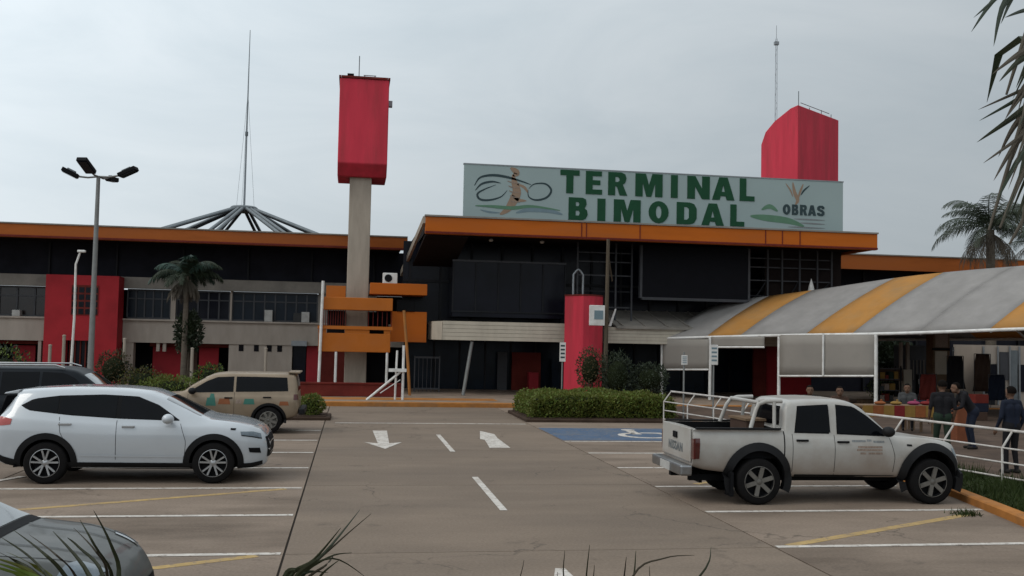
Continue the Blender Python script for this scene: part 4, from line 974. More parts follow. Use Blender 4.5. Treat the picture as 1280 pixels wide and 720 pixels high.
c.patch([(-2.08, -.55), (-1.98, -.5)], [(-2.08, .55), (-1.98, .5)], 'top', 'car_glass', 'rear_window', off=.004, nv=6, nu=12)
c.both([(-1.0, .24), (1.0, .24)], [(-1.0, .36), (1.0, .345)], 'plastic', 'sill_cladding', off=.01, nv=14, nu=3)
c.both([(-2.2, .45), (-1.98, .33), (-1.8, .29)], [(-2.22, .56), (-2.0, .45), (-1.8, .40)], 'plastic', 'rear_valance', off=.01, nv=10, nu=3)
c.both([(1.72, .26), (1.95, .26), (2.12, .3)], [(1.74, .33), (1.95, .34), (2.12, .37)], 'plastic', 'front_valance', off=.01, nv=10, nu=3)
for x in (-1.335, 1.335): c.arch(x, .345, .395, .495, 'plastic')
c.wheels((-1.335, 1.335), .345, .23, 'five', 'rim', .915)
c.both([(1.78, .80), (1.95, .78), (2.1, .74)], [(1.76, .87), (1.95, .865), (2.08, .82)], 'lamp_clear', 'headlight', off=.006, nv=8, nu=3)
c.both([(1.78, .80), (1.95, .775), (2.1, .735)], [(1.78, .815), (1.95, .79), (2.1, .75)], 'black', 'headlight_bezel', off=.008, nv=8, nu=1)
c.both([(1.92, .52), (2.1, .5)], [(1.9, .6), (2.08, .59)], 'black', 'fog_lamp', off=.006, nv=6, nu=2)
c.both([(1.6, .90), (1.68, .895)], [(1.6, .93), (1.69, .925)], 'black', 'side_repeater', off=.006, nv=3, nu=1)
c.both([(-2.19, .96), (-2.05, .95), (-1.9, .97)], [(-2.18, 1.1), (-2.04, 1.09), (-1.88, 1.06)], 'lamp_red', 'tail_light', off=.007, nv=8, nu=3)
c.both([(-2.2, .62), (-2.1, .6)], [(-2.2, .68), (-2.1, .67)], 'lamp_red', 'rear_reflector', off=.007, nv=4, nu=2)
c.patch([(-.55, .42), (0, .40), (.55, .42)], [(-.55, .76), (0, .78), (.55, .76)], 'front', 'black', 'grille', off=.006, nv=12, nu=4)
c.patch([(-.25, .58), (.25, .58)], [(-.25, .7), (.25, .7)], 'rear', 'whitecloth', 'licence_plate', off=.01, nv=4, nu=2)
MB().prism([(-1.86, 1.53), (-2.1, 1.475), (-2.12, 1.45), (-1.9, 1.46)], lambda u, v: (u, -.56, v), (0, 1.12, 0)).build('spoiler', 'car_white', c.root, local=True, bevel=.01)
MB().prism([(-2.185, 1.13), (-2.0, 1.1), (-1.86, 1.36), (-1.9, 1.455), (-2.07, 1.445)], lambda u, v: (u, -.6, v), (0, 1.2, 0)).build('hatch_glass', 'car_glass', c.root, local=True, bevel=.02)
c.mirror(.60, 1.09, 'car_white'); c.handle(-.05, .95, 'rim'); c.handle(-1.05, .985, 'rim')
c.seam([(-.24, .40), (-.24, 1.05)]); c.seam([(.86, .42), (.88, .7), (.78, 1.0)]); c.seam([(-1.0, .62), (-1.12, .85), (-1.15, 1.1)])
c.both([(-.82, .46), (.84, .44)], [(-.82, .485), (.84, .465)], 'car_white', 'door_crease', off=.012, nv=14, nu=1)

# --- white double-cab pickup, parked right
tr_x0, tr_x1 = -2.54, 2.10
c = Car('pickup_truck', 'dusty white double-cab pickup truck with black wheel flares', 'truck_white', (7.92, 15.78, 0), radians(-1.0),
    [(-2.54, 1.27), (-1.08, 1.27), (-1.02, 1.28), (-.985, 1.58), (-.95, 1.69), (-.86, 1.74), (-.3, 1.765), (.05, 1.75), (.28, 1.68), (.55, 1.46), (.80, 1.23), (.9, 1.19), (1.3, 1.165), (1.75, 1.11), (1.95, 1.05), (2.06, .95), (2.1, .82)],
    [(-2.54, 1.22), (-1.1, 1.22), (-.9, 1.19), (.6, 1.16), (.95, 1.12), (1.5, 1.08), (1.9, .98), (2.1, .76)],
    [(-2.54, .66), (-2.3, .6), (-1.0, .50), (1.0, .49), (1.9, .52), (2.06, .58), (2.1, .66)],
    [(-2.54, .83), (-1.0, .845), (0, .85), (1.3, .85), (1.75, .82), (1.98, .74), (2.1, .6)],
    [(-2.54, .80), (-1.1, .80), (-.95, .70), (-.3, .69), (.3, .69), (.8, .73), (1.2, .74), (1.9, .66), (2.1, .5)], xs=[-1.06, -1.03, -1.0])
c.root['category'] = 'pickup truck'
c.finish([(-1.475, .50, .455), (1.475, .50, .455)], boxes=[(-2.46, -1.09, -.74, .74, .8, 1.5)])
for (l_, h_) in (([(-.84, 1.235), (-.25, 1.225)], [(-.78, 1.62), (-.25, 1.65)]), ([(-.12, 1.22), (.4, 1.2), (.74, 1.19)], [(-.12, 1.65), (.18, 1.62), (.42, 1.47), (.74, 1.21)])):
    c.both([(a-.02, b-.02) for a, b in l_], [(a, b+.02) for a, b in h_], 'black', 'window_seal', off=.003, nv=14, nu=6)
    c.both(l_, h_, 'car_glass', 'side_window', off=.008, nv=14, nu=6)
c.patch([(.34, -.56), (.6, -.6), (.79, -.63)], [(.34, .56), (.6, .6), (.79, .63)], 'top', 'car_glass_clear', 'windshield', off=.005, nv=8, nu=14)
rwin = c.patch([(-.55, 1.32), (.55, 1.32)], [(-.5, 1.62), (.5, 1.62)], 'rear', 'car_glass', 'rear_window', off=.01, nv=10, nu=4)
for x in (-1.475, 1.475): c.arch(x, .50, .445, .565, 'plastic', a0=-24, a1=204, off=.018, lift=.05)
c.wheels((-1.475, 1.475), .365, .25, 'six', 'rim_dirty', .885)
c.mirror(.66, 1.26, 'plastic', .86); c.handle(-.05, 1.08, 'black'); c.handle(-.74, 1.1, 'black')
c.seam([(-.19, .55), (-.19, 1.19)]); c.seam([(.82, .6), (.84, .85), (.76, 1.15)]); c.seam([(-.9, .55), (-.9, 1.2)]); c.seam([(-1.04, .6), (-1.04, 1.24)], wd=.02)
c.both([(-.85, .52), (.85, .50)], [(-.85, .56), (.85, .545)], 'plastic', 'sill', off=.006, nv=8, nu=1)
c.both([(1.05, 1.02), (1.14, 1.015)], [(1.05, 1.05), (1.14, 1.045)], 'black', 'side_repeater', off=.006, nv=3, nu=1)
c.both([(1.9, .86), (2.04, .82)], [(1.88, .98), (2.0, .95)], 'lamp_clear', 'headlight', off=.006, nv=4, nu=3)
c.both([(-2.53, .80), (-2.44, .80)], [(-2.53, 1.12), (-2.44, 1.12)], 'lamp_dkred', 'tail_light', off=.008, nv=4, nu=4)
c.patch([(-.5, .7), (.5, .7)], [(-.5, .95), (.5, .95)], 'front', 'black', 'grille', off=.006, nv=8, nu=4)
tgx = -2.545
for sg_ in (-1, 1): MB().box(tgx-.012, tgx+.02, sg_*.81-.055*1, sg_*.81+.03 if sg_ > 0 else sg_*.81+.055, .80, 1.12).build('tail_light', 'lamp_dkred', c.root, local=True)
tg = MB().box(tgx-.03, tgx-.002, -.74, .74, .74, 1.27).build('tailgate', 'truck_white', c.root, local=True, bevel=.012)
MB().box(tgx-.05, tgx-.031, -.1, .1, 1.06, 1.16).build('handle', 'black', tg, local=True)
nm = bpy.data.curves.new('txt', 'FONT'); nm.body = 'NISSAN'; nm.size = .2; nm.align_x = 'CENTER'; nm.extrude = .002; nm.offset = .004; nm.space_character = 1.15
no = bpy.data.objects.new('tmp', nm); COL.objects.link(no); me = bpy.data.meshes.new_from_object(no.evaluated_get(bpy.context.evaluated_depsgraph_get())); bpy.data.objects.remove(no)
for v in me.vertices: a, b, z = v.co; v.co = (tgx-.034-z, -a, b+.86)
me.materials.clear(); me.materials.append(M['steel_dk']); o = bpy.data.objects.new('tailgate_lettering', me); COL.objects.link(o); o.parent = tg
bpb = MB().box(tgx-.2, tgx-.005, -.80, .80, .53, .70).build('rear_bumper', 'chrome', c.root, local=True, bevel=.03)
MB().box(tgx-.215, tgx-.201, -.26, .26, .55, .68).build('licence_plate', 'whitecloth', bpb, local=True)
MB().box(tgx-.12, tgx+.3, -.06, .06, .44, .53).build('tow_bar', 'black', c.root, local=True)
for sg_ in (-1, 1):
    MB().box(-2.50, -1.10, sg_*.80-.035, sg_*.80+.035, 1.262, 1.292).build('bed_rail_cap', 'plastic', c.root, local=True)
    MB().box(-2.5, 1.9, sg_*.45-.05, sg_*.45+.05, .42, .52).build('chassis_rail', 'black', c.root, local=True)
    MB().box(-1.95, -1.9, sg_*.75-.13, sg_*.75+.13, .22, .6).build('mud_flap', 'black', c.root, local=True)
    # sports bar behind the cab
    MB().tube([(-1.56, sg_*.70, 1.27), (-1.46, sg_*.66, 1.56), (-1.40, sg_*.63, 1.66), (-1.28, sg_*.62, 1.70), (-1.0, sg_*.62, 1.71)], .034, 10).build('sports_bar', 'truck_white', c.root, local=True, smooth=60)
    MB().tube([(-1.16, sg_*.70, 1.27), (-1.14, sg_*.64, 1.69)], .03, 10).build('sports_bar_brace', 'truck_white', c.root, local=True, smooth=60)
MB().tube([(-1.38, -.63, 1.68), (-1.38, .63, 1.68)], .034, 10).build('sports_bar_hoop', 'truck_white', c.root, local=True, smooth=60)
MB().tube([(1.45, -.45, .40), (1.45, .45, .40)], .06, 8).build('front_axle', 'black', c.root, local=True); MB().tube([(-1.475, -.75, .38), (-1.475, .75, .38)], .07, 8).build('rear_axle', 'black', c.root, local=True)
MB().ball((-1.475, 0, .38), .16, .14, .15).build('differential', 'black', c.root, local=True, smooth=60)
# faded print on the front door
for (x0, x1, z0, m) in ((.10, .34, 1.08, 'print_grey'), (.36, .44, 1.09, 'print_grey'), (.47, .66, 1.07, 'print_grey'), (.2, .62, .985, 'print_brown'), (.18, .62, .94, 'print_brown'), (.24, .34, .885, 'print_brown'), (.38, .62, .885, 'print_brown')):
    c.patch([(x0, z0), (x1, z0)], [(x0, z0+.032), (x1, z0+.032)], 'side', m, 'door_print', off=.003, nv=5, nu=1, side=-1)


for o in list(c.root.children):            # the whole body sits lower on its wheels
    if not o.name.startswith(('wheel', 'front_axle', 'rear_axle', 'differential')): o.location.z -= .085
lbx = thing('load_box', (6.62, 15.85, .72), 'brown wooden box lying in the bed of the white pickup', 'box')
MB().box(-.16, .16, -.3, .42, 0, .55).build('box_body', 'browncloth', lbx, local=True, bevel=.02)
MB().box(-.18, .18, -.32, .44, .552, .59).build('lid', 'wood', lbx, local=True)

# --- tan wagon seen from its side, nose to the left
c = Car('tan_wagon', 'old tan four-wheel-drive wagon with coloured stickers on its doors', 'car_tan', (-3.28, 26.75, 0), pi,
    [(-1.98, .80), (-1.95, 1.2), (-1.90, 1.46), (-1.84, 1.52), (-1.5, 1.54), (-.3, 1.54), (.1, 1.51), (.3, 1.44), (.65, 1.24), (.9, 1.05), (1.05, 1.0), (1.5, .96), (1.85, .88), (1.98, .74), (2.0, .66)],
    [(-1.98, .76), (-1.9, .98), (-1.0, .98), (.6, .96), (1.0, .93), (1.6, .86), (2.0, .62)],
    [(-1.98, .5), (-1.9, .42), (-1.4, .33), (1.5, .33), (1.9, .38), (2.0, .45)],
    [(-1.98, .76), (-1.85, .81), (0, .83), (1.4, .81), (1.8, .74), (2.0, .58)],
    [(-1.98, .62), (-1.7, .64), (0, .62), (.4, .62), (1.0, .68), (1.6, .66), (2.0, .5)])
c.finish([(-1.25, .33, .39), (1.2, .33, .39)])
for (l_, h_) in (([(-1.72, 1.08), (-1.0, 1.06), (-.42, 1.05)], [(-1.68, 1.42), (-1.0, 1.43), (-.42, 1.43)]), ([(-.36, 1.05), (.3, 1.03), (.7, 1.02)], [(-.36, 1.43), (.05, 1.41), (.3, 1.31), (.7, 1.06)])):
    c.both(l_, h_, 'car_glass', 'side_window', off=.006, nv=14, nu=6)
c.patch([(.36, -.55), (.85, -.62)], [(.36, .55), (.85, .62)], 'top', 'car_glass_clear', 'windshield', off=.005, nv=8, nu=12)
c.patch([(-.55, 1.08), (.55, 1.08)], [(-.5, 1.45), (.5, 1.45)], 'rear', 'car_glass', 'rear_window', off=.006, nv=8, nu=4)
for x in (-1.25, 1.2): c.arch(x, .33, .385, .45, 'plastic')
c.wheels((-1.25, 1.2), .34, .22, 'steel', 'rim_dirty', .815)
c.mirror(.62, 1.07, 'plastic'); c.handle(-.25, .9, 'black'); c.handle(-1.2, .92, 'black')
c.seam([(-.39, .42), (-.39, 1.04)]); c.seam([(.78, .5), (.74, .98)])
for (x0, x1, z0, z1, m) in ((.05, .3, .7, .9, 'print_teal'), (.08, .22, .88, 1.0, 'print_teal'), (-.3, .0, .74, .88, 'print_orange'), (-.9, -.62, .74, .88, 'print_teal'), (-1.75, -1.5, .72, .82, 'print_orange'), (-.58, -.42, .76, .86, 'print_brown')):
    c.patch([(x0, z0), (x1, z0)], [(x0+.03, z1), (x1-.03, z1)], 'side', m, 'door_sticker', off=.004, nv=4, nu=2, side=1)
c.both([(-1.97, .86), (-1.86, .86)], [(-1.96, 1.0), (-1.86, 1.0)], 'lamp_dkred', 'tail_light', off=.006, nv=3, nu=3)
c.both([(1.85, .68), (1.96, .66)], [(1.84, .8), (1.94, .78)], 'lamp_clear', 'headlight', off=.006, nv=3, nu=3)
MB().box(-2.14, -1.99, -.76, .76, .48, .64).build('rear_bumper', 'plastic', c.root, local=True, bevel=.03)
MB().box(-2.0, -1.7, -.6, .6, 1.53, 1.57).build('roof_spoiler', 'car_tan', c.root, local=True, bevel=.01)

# --- dark sport utility behind the white one
c = Car('dark_wagon', 'black sport utility car with pale roof reflections behind the white one', 'car_dark', (-6.3, 23.4, 0), 0,
    [(-2.3, .9), (-2.26, 1.2), (-2.1, 1.58), (-2.0, 1.68), (-1.2, 1.73), (0, 1.73), (.35, 1.69), (.55, 1.6), (.95, 1.3), (1.2, 1.12), (1.7, 1.06), (2.1, .98), (2.28, .84), (2.32, .7)],
    [(-2.3, .86), (-2.2, 1.08), (0, 1.04), (1.2, 1.0), (1.9, .92), (2.32, .66)], [(-2.3, .5), (-2.1, .32), (1.9, .28), (2.32, .45)],
    [(-2.3, .74), (-2.1, .88), (0, .92), (1.6, .9), (2.1, .78), (2.32, .55)], [(-2.3, .6), (-1.8, .68), (0, .68), (.6, .66), (1.2, .76), (1.8, .74), (2.32, .5)])
c.finish([(-1.38, .36, .42), (1.36, .36, .42)])
for (l_, h_) in (([(-1.9, 1.16), (-1.1, 1.13)], [(-1.8, 1.56), (-1.1, 1.6)]), ([(-1.05, 1.13), (-.3, 1.11)], [(-1.05, 1.61), (-.3, 1.62)]), ([(-.24, 1.11), (.4, 1.09), (.8, 1.08)], [(-.24, 1.62), (.2, 1.6), (.42, 1.5), (.8, 1.12)])):
    c.both(l_, h_, 'car_glass', 'side_window', off=.006, nv=12, nu=5)
c.patch([(.58, -.58), (1.12, -.68)], [(.58, .58), (1.12, .68)], 'top', 'car_glass_clear', 'windshield', off=.005, nv=8, nu=12)
c.wheels((-1.38, 1.36), .36, .23, 'five', 'rim', .9); c.mirror(.7, 1.15, 'car_dark')
c.both([(2.0, .78), (2.24, .72)], [(1.98, .88), (2.2, .82)], 'lamp_clear', 'headlight', off=.006, nv=5, nu=3)
c.both([(-2.28, .95), (-2.1, .95)], [(-2.26, 1.15), (-2.08, 1.12)], 'lamp_red', 'tail_light', off=.006, nv=5, nu=3)
for sg_ in (-1, 1): MB().tube([(-1.8, sg_*.66, 1.69), (-1.6, sg_*.66, 1.76), (0, sg_*.66, 1.77), (.2, sg_*.66, 1.71)], .02, 6).build('roof_rail', 'rim', c.root, local=True, smooth=50)
c.seam([(-.27, .42), (-.27, 1.1)]); c.handle(-.1, .98, 'rim')

# --- grey saloon at the near left
c = Car('grey_saloon', 'dusty dark grey saloon car with long bonnet half behind the spiky plant', 'car_grey', (-3.74, 8.35, 0), radians(-2),
    [(-2.2, .72), (-2.15, .9), (-1.9, 1.02), (-1.5, 1.08), (-.95, 1.36), (-.4, 1.45), (.1, 1.43), (.38, 1.36), (.8, 1.13), (1.10, .985), (1.2, .96), (1.6, .91), (1.9, .83), (2.06, .74), (2.16, .62), (2.19, .52)],
    [(-2.2, .7), (-2.0, .93), (-1.0, .92), (.5, .88), (1.0, .86), (1.6, .80), (2.0, .68), (2.19, .48)],
    [(-2.2, .42), (-2.0, .26), (1.8, .2), (2.1, .22), (2.19, .34)],
    [(-2.2, .62), (-2.0, .8), (0, .87), (1.4, .865), (1.75, .82), (1.98, .71), (2.12, .56), (2.19, .4)],
    [(-2.2, .5), (-1.4, .62), (-.4, .6), (.3, .6), (1.0, .72), (1.5, .72), (1.9, .6), (2.19, .34)])
c.finish([(-1.3, .31, .37), (1.3, .31, .37)])
for (l_, h_) in (([(-1.3, .98), (-.3, .95)], [(-.9, 1.28), (-.3, 1.36)]), ([(-.24, .95), (.3, .93), (.72, .92)], [(-.24, 1.36), (.05, 1.33), (.3, 1.22), (.72, .96)])):
    c.both(l_, h_, 'car_glass', 'side_window', off=.006, nv=12, nu=5)
c.patch([(.42, -.55), (.8, -.63), (1.07, -.69)], [(.42, .55), (.8, .63), (1.07, .69)], 'top', 'car_glass_clear', 'windshield', off=.005, nv=8, nu=14)
c.patch([(1.08, -.7), (1.17, -.68)], [(1.08, .7), (1.17, .68)], 'top', 'black', 'cowl_vent', off=.004, nv=3, nu=14)
for sg_ in (-1, 1):
    c.patch([(1.16, sg_*.70), (1.5, sg_*.665), (2.02, sg_*.46)], [(1.16, sg_*.712), (1.5, sg_*.677), (2.02, sg_*.472)], 'top', 'black', 'bonnet_seam', off=.003, nv=14, nu=1)
    c.patch([(1.18, sg_*.34), (1.6, sg_*.31), (2.0, sg_*.26)], [(1.18, sg_*.37), (1.6, sg_*.34), (2.0, sg_*.29)], 'top', 'car_grey', 'bonnet_crease', off=.012, nv=14, nu=2)
    c.patch([(1.82, sg_*.50), (2.02, sg_*.44)], [(1.74, sg_*.76), (1.96, sg_*.66)], 'top', 'lamp_clear', 'headlight', off=.008, nv=6, nu=5)
c.wheels((-1.3, 1.3), .32, .21, 'five', 'rim', .86); c.mirror(.62, .99, 'car_grey')
c.patch([(-.4, .42), (.4, .42)], [(-.4, .58), (.4, .58)], 'front', 'black', 'grille', off=.006, nv=8, nu=3)
c.both([(2.02, .3), (2.12, .32)], [(2.02, .4), (2.12, .42)], 'black', 'fog_lamp', off=.006, nv=3, nu=2)
c.seam([(-.27, .35), (-.27, .93)]); c.seam([(.86, .4), (.8, .88)])
# ------------------------------------------------------------ lamp posts, poles and signs
lb = Vector((at(118, 340, 38).x, 38, .14)); ltop = az(122, 220, 38)
fl_ = thing('floodlight_post', lb, 'tall grey lamp post carrying four dark floodlights in front of the red portal', 'lamp post')
MB().tube([lb, lb+Vector((0, 0, 3)), (lb.x, lb.y, ltop)], [.12, .1, .07], 12).build('pole', 'pole_grey', fl_, smooth=50)
MB().box(lb.x-.2, lb.x+.2, 37.8, 38.2, .14, .18).build('base_plate', 'steel_dk', fl_)
for (px, py, dy, ti, wd, asp) in ((88, 216, -.1, .45, .3, .62), (108, 207, -.9, 1.0, .42, .45), (160, 215, -.2, -.5, .34, .6), (140, 224, .9, -.1, .3, .4)):
    c_ = at(px, py, 38+dy); a_ = Vector((lb.x, 38, ltop-.02))
    d_ = (c_-a_); d_.z = 0; d_.normalize(); z_ = Vector((0, 0, 1)); s_ = d_.cross(z_)
    fwd = (d_*cos(.45)-z_*sin(.45)*(1 if ti > 0 or True else 1)); fwd = d_*.9+z_*.42 if py != 224 else d_*.98+z_*.05; fwd.normalize(); nn = s_.cross(fwd).normalized()
    arm_end = c_-fwd*wd*.9
    MB().tube([a_, a_+(arm_end-a_)*.5+Vector((0, 0, -.04)), arm_end], .035, 8).build('arm', 'pole_grey', fl_, smooth=50)
    hd_ = MB().obox(c_, fwd*wd, s_*wd*asp, nn*.075).build('floodlight', 'black', fl_, bevel=.02)
    MB().obox(c_-nn*.085, fwd*wd*.86, s_*wd*asp*.86, nn*.012).build('lens', 'glass_dark', hd_)
    MB().obox(c_+nn*.1, fwd*wd*.5, s_*wd*asp*.5, nn*.03).build('gear_box', 'steel_dk', hd_)
# slim lamp
b_ = Vector((ax(89, 440, 42), 42, .14)); t_ = at(97, 318, 42)
sl_ = thing('slim_lamp_post', b_, 'slender white lamp post with a short bent head beside the floodlight post', 'lamp post')
MB().tube([b_, (b_.x+.06, 42, 3.0), (t_.x-.05, 42, t_.z-.4), (t_.x+.1, 42, t_.z+.1)], [.055, .05, .045, .04], 8).build('pole', 'white_metal', sl_, smooth=50)
MB().box(t_.x+.0, t_.x+.3, 41.9, 42.1, t_.z+.08, t_.z+.18).build('lamp_head', 'white_metal', sl_, bevel=.03)
# pale posts standing in front of the wing
for px, y0_, where in ((62, 432, 'just left of the red portal'), (155, 424, 'at the right edge of the red portal'), (240, 436, 'between two red shop fronts'), (332, 436, 'before the vented service wall'), (79, 420, 'in front of the red portal wall, left of its door')):
    x = ax(px, 450, 44); z = az(px, y0_, 44)
    o = MB().tube([(x, 44, .1), (x, 44, z-.005)], [.075, .065], 8).lathe([(0, 0), (.08, 0), (.07, .05), (0, .07)], (x, 44, z-.01), n=10).build('pale_post', 'tower_conc', smooth=50)
    tag(o, 'short pale post standing '+where, 'post', 'pale posts before the left wing')
# brown utility pole with sign box
x = ax(757.5, 400, 38.6)
up_ = thing('utility_pole', (x, 38.6, .14), 'brown wooden pole before the hall carrying a pale square sign', 'pole')
MB().tube([(x, 38.6, .14), (x+.04, 38.6, az(758, 299, 38.6))], [.1, .07], 10).build('pole', 'wood_pole', up_, smooth=50)
MB().bar((x+.05, 38.6, az(758, 318, 38.6)), (x+.42, 39.3, az(768, 350, 38.6)), .05).build('stay', 'wood_pole', up_)
MB().box(ax(737, 395, 38.4), ax(757, 395, 38.4)-.02, 38.42, 38.5, az(747, 407, 38.4), az(747, 381.5, 38.4)).build('sign_box', 'white_metal', up_, bevel=.02)
MB().box(ax(743, 395, 38.4), ax(754, 395, 38.4), 38.405, 38.418, az(747, 399, 38.4), az(747, 388, 38.4)).build('sign_print', 'sign_blue', up_)
# parking signs
def post_sign(px, ytop, ybot, ys0, ys1, Y, hw, label, zb=0, m='white_metal', print_m='sign_dark'):
    x = ax(px, (ys0+ys1)/2, Y); t = thing('post_sign', (x, Y, zb), label, 'sign')
    MB().tube([(x, Y, zb), (x, Y, az(px, ytop, Y))], .03, 8).build('post', 'pole_grey', t, smooth=50)
    z0, z1 = az(px, ys1, Y), az(px, ys0, Y)
    pl = MB().box(x-hw, x+hw, Y-.06, Y-.035, z0, z1).build('plate', m, t, bevel=.006)
    for k in range(4):
        zz = z0+(z1-z0)*(.18+.2*k); MB().box(x-hw*.7, x+hw*.7, Y-.064, Y-.0605, zz, zz+(z1-z0)*.09).build('print_line', print_m, pl)
    return t
post_sign(703, 427, 485, 428, 452, 38.0, .12, 'narrow white notice on a post beside the red column', .14)
post_sign(855, 440, 525, 444, 456, 30.6, .1, 'small pale sign on a thin post behind the hedge end', .1, print_m='sign_blue')
post_sign(892, 430, 524, 431, 456, 30.9, .13, 'taller thin sign post with blue-edged plate in front of the awning', .1, print_m='sign_blue')
# ------------------------------------------------------------ foliage helpers
def leaf(mb, p, d, L, W, up=None):
    d = d.normalized(); u = up or Vector((random.uniform(-1, 1), random.uniform(-1, 1), random.uniform(-.2, 1)))
    s_ = d.cross(u)
    if s_.length < 1e-4: s_ = Vector((1, 0, 0))
    s_.normalize(); n = s_.cross(d)
    mb.add([p, p+d*L*.5+s_*W/2+n*W*.12, p+d*L, p+d*L*.5-s_*W/2+n*W*.12], [(0, 1, 2, 3)])
def rv(): return Vector((random.gauss(0, 1), random.gauss(0, 1), random.gauss(0, 1)))
def leafcloud(name, mats, parent, n, samp, L, W, bias=(0, 0, .4)):
    mb = MB(); mi = []
    for _ in range(n):
        p, out_ = samp(); d = (out_*.8+rv()*.7+Vector(bias)); leaf(mb, p, d, L*random.uniform(.6, 1.3), W*random.uniform(.7, 1.3)); mi.append(random.randrange(len(mats)))
    o = mb.build(name, mats, parent, fix=False)
    o.data.polygons.foreach_set('material_index', mi); return o
def lumpy(c, r, sq=(1, 1, 1), amp=.25, fr=2.2):
    """point near the lumpy surface of an ellipsoid, with outward direction"""
    def f():
        d = rv().normalized(); k = 1+amp*noise.noise(Vector((d.x*fr+c[0], d.y*fr+c[1], d.z*fr)))
        rr = r*k*random.uniform(.55, 1.0)**.6
        return Vector((c[0]+d.x*rr*sq[0], c[1]+d.y*rr*sq[1], c[2]+d.z*rr*sq[2])), d
    return f
# clipped hedge on the island
hg = thing('clipped_hedge', (7.8, 31.7, .13), 'long clipped green hedge on the kerbed island before the hall', 'hedge')
hx0_, hx1_, hy0, hy1, hz_ = 5.55, 10.15, 30.15, 33.3, .80
def hs():
    while 1:
        f = random.random(); t = random.random(); y = random.uniform(hy0, hy1); x = random.uniform(hx0_, hx1_)
        nzv = noise.noise(Vector((x*.9, y*.9, 0)))*.14+noise.noise(Vector((x*3.1, y*3.1, 5)))*.07-.22*max(0, abs((x-7.85)/2.3)-.72)/.28
        ztop = hz_+nzv
        if f < .45: return Vector((x, y, ztop-abs(random.gauss(0, .05)))), Vector((0, 0, 1))
        z = random.uniform(.12, ztop); b = noise.noise(Vector((x*1.6, z*2, y*1.6)))*.13
        rnd = max(0, (z-(hz_-.22))/.22)**2*.14
        if f < .75: return Vector((x, hy0+rnd-b+random.uniform(0, .08), z)), Vector((0, -1, .1))
        if f < .85: return Vector((hx0_+rnd-b+random.uniform(0, .1), y, z)), Vector((-1, 0, .1))
        if f < .95: return Vector((hx1_-rnd+b, y, z)), Vector((1, 0, .1))
        return Vector((x, hy1-rnd+b, z)), Vector((0, 1, .1))
leafcloud('foliage', ['hedge_leaf', 'hedge_leaf', 'bush_leaf'], hg, 15000, hs, .085, .055)
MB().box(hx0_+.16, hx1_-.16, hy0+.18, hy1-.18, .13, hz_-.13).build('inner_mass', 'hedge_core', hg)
for k in range(10): MB().tube([(hx0_+.35+k*.43, hy0+.35, .1), (hx0_+.35+k*.43, hy0+.35, .5)], .02, 6).build('stem', 'trunk', hg)
def shrub(px, py, Y, r, label, mats, n=900, sq=(1, 1, .9), zb=.14, L=.1, W=.05, name='shrub', group=None, core='hedge_core', trunk=True):
    c = at(px, py, Y); t = thing(name, (c.x, Y, zb), label, 'shrub', group)
    leafcloud('foliage', mats, t, n, lumpy(c, r, sq), L, W)
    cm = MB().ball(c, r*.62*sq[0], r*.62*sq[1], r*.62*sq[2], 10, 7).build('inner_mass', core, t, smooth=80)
    for k in range(4):
        a = k*1.7; MB().tube([(c.x+.05*cos(a), Y+.05*sin(a), zb-.02), (c.x+r*.25*cos(a)*sq[0], Y+r*.25*sin(a), c.z)], [.03, .015], 6).build('stem', 'trunk', t, smooth=50)
    return t
shrub(389.5, 506.5, 30.6, .40, 'small round clipped ball shrub on a short stem at the island tip', ['bush_leaf', 'hedge_leaf'], 2600, (1, 1, .85), .13, .06, .035, 'ball_shrub')
shrub(215, 488, 40.5, .78, 'bright yellow-green shrub behind the white car roof', ['bush_leaf', 'hedge_leaf', 'bush_leaf'], 2200, (1.6, 1, .8))
shrub(262, 473, 42.0, .62, 'green bushy shrub left of the tan wagon', ['bush_leaf', 'dark_leaf'], 1500, (1.1, 1, 1))
shrub(178, 478, 42.5, .7, 'dry brown-green shrub before the red shop fronts', ['dry_leaf', 'hedge_leaf', 'dark_leaf'], 1500, (1.3, 1, .9))
shrub(142, 462, 43.5, .75, 'dark straggly shrub at the foot of the red portal', ['dark_leaf', 'dry_leaf'], 1400, (1, 1, 1.1))
shrub(285, 486, 39.5, .5, 'brown dried shrub between the white car and the tan wagon', ['dry_leaf', 'dry_leaf', 'dark_leaf'], 1000, (1.5, 1, .7))
shrub(4, 476, 30.0, .95, 'dark green shrub beside the black car at the far left', ['dark_leaf', 'bush_leaf', 'dark_leaf'], 1800, (.8, .8, 1.1), 0)
shrub(738, 462, 38.2, .72, 'reddish-brown dry bush in front of the red column', ['dry_leaf', 'dark_leaf', 'dry_leaf'], 1200, (.8, .8, 1.25))
shrub(772, 470, 37.5, .8, 'dark leafy bush behind the hedge beside the utility pole', ['dark_leaf', 'dark_leaf', 'palm_leaf'], 1700, (.9, .8, 1.2))
shrub(812, 474, 37.2, .72, 'dark low bush behind the hedge close to the awning end', ['dark_leaf', 'palm_leaf'], 1500, (1.1, .8, .9))
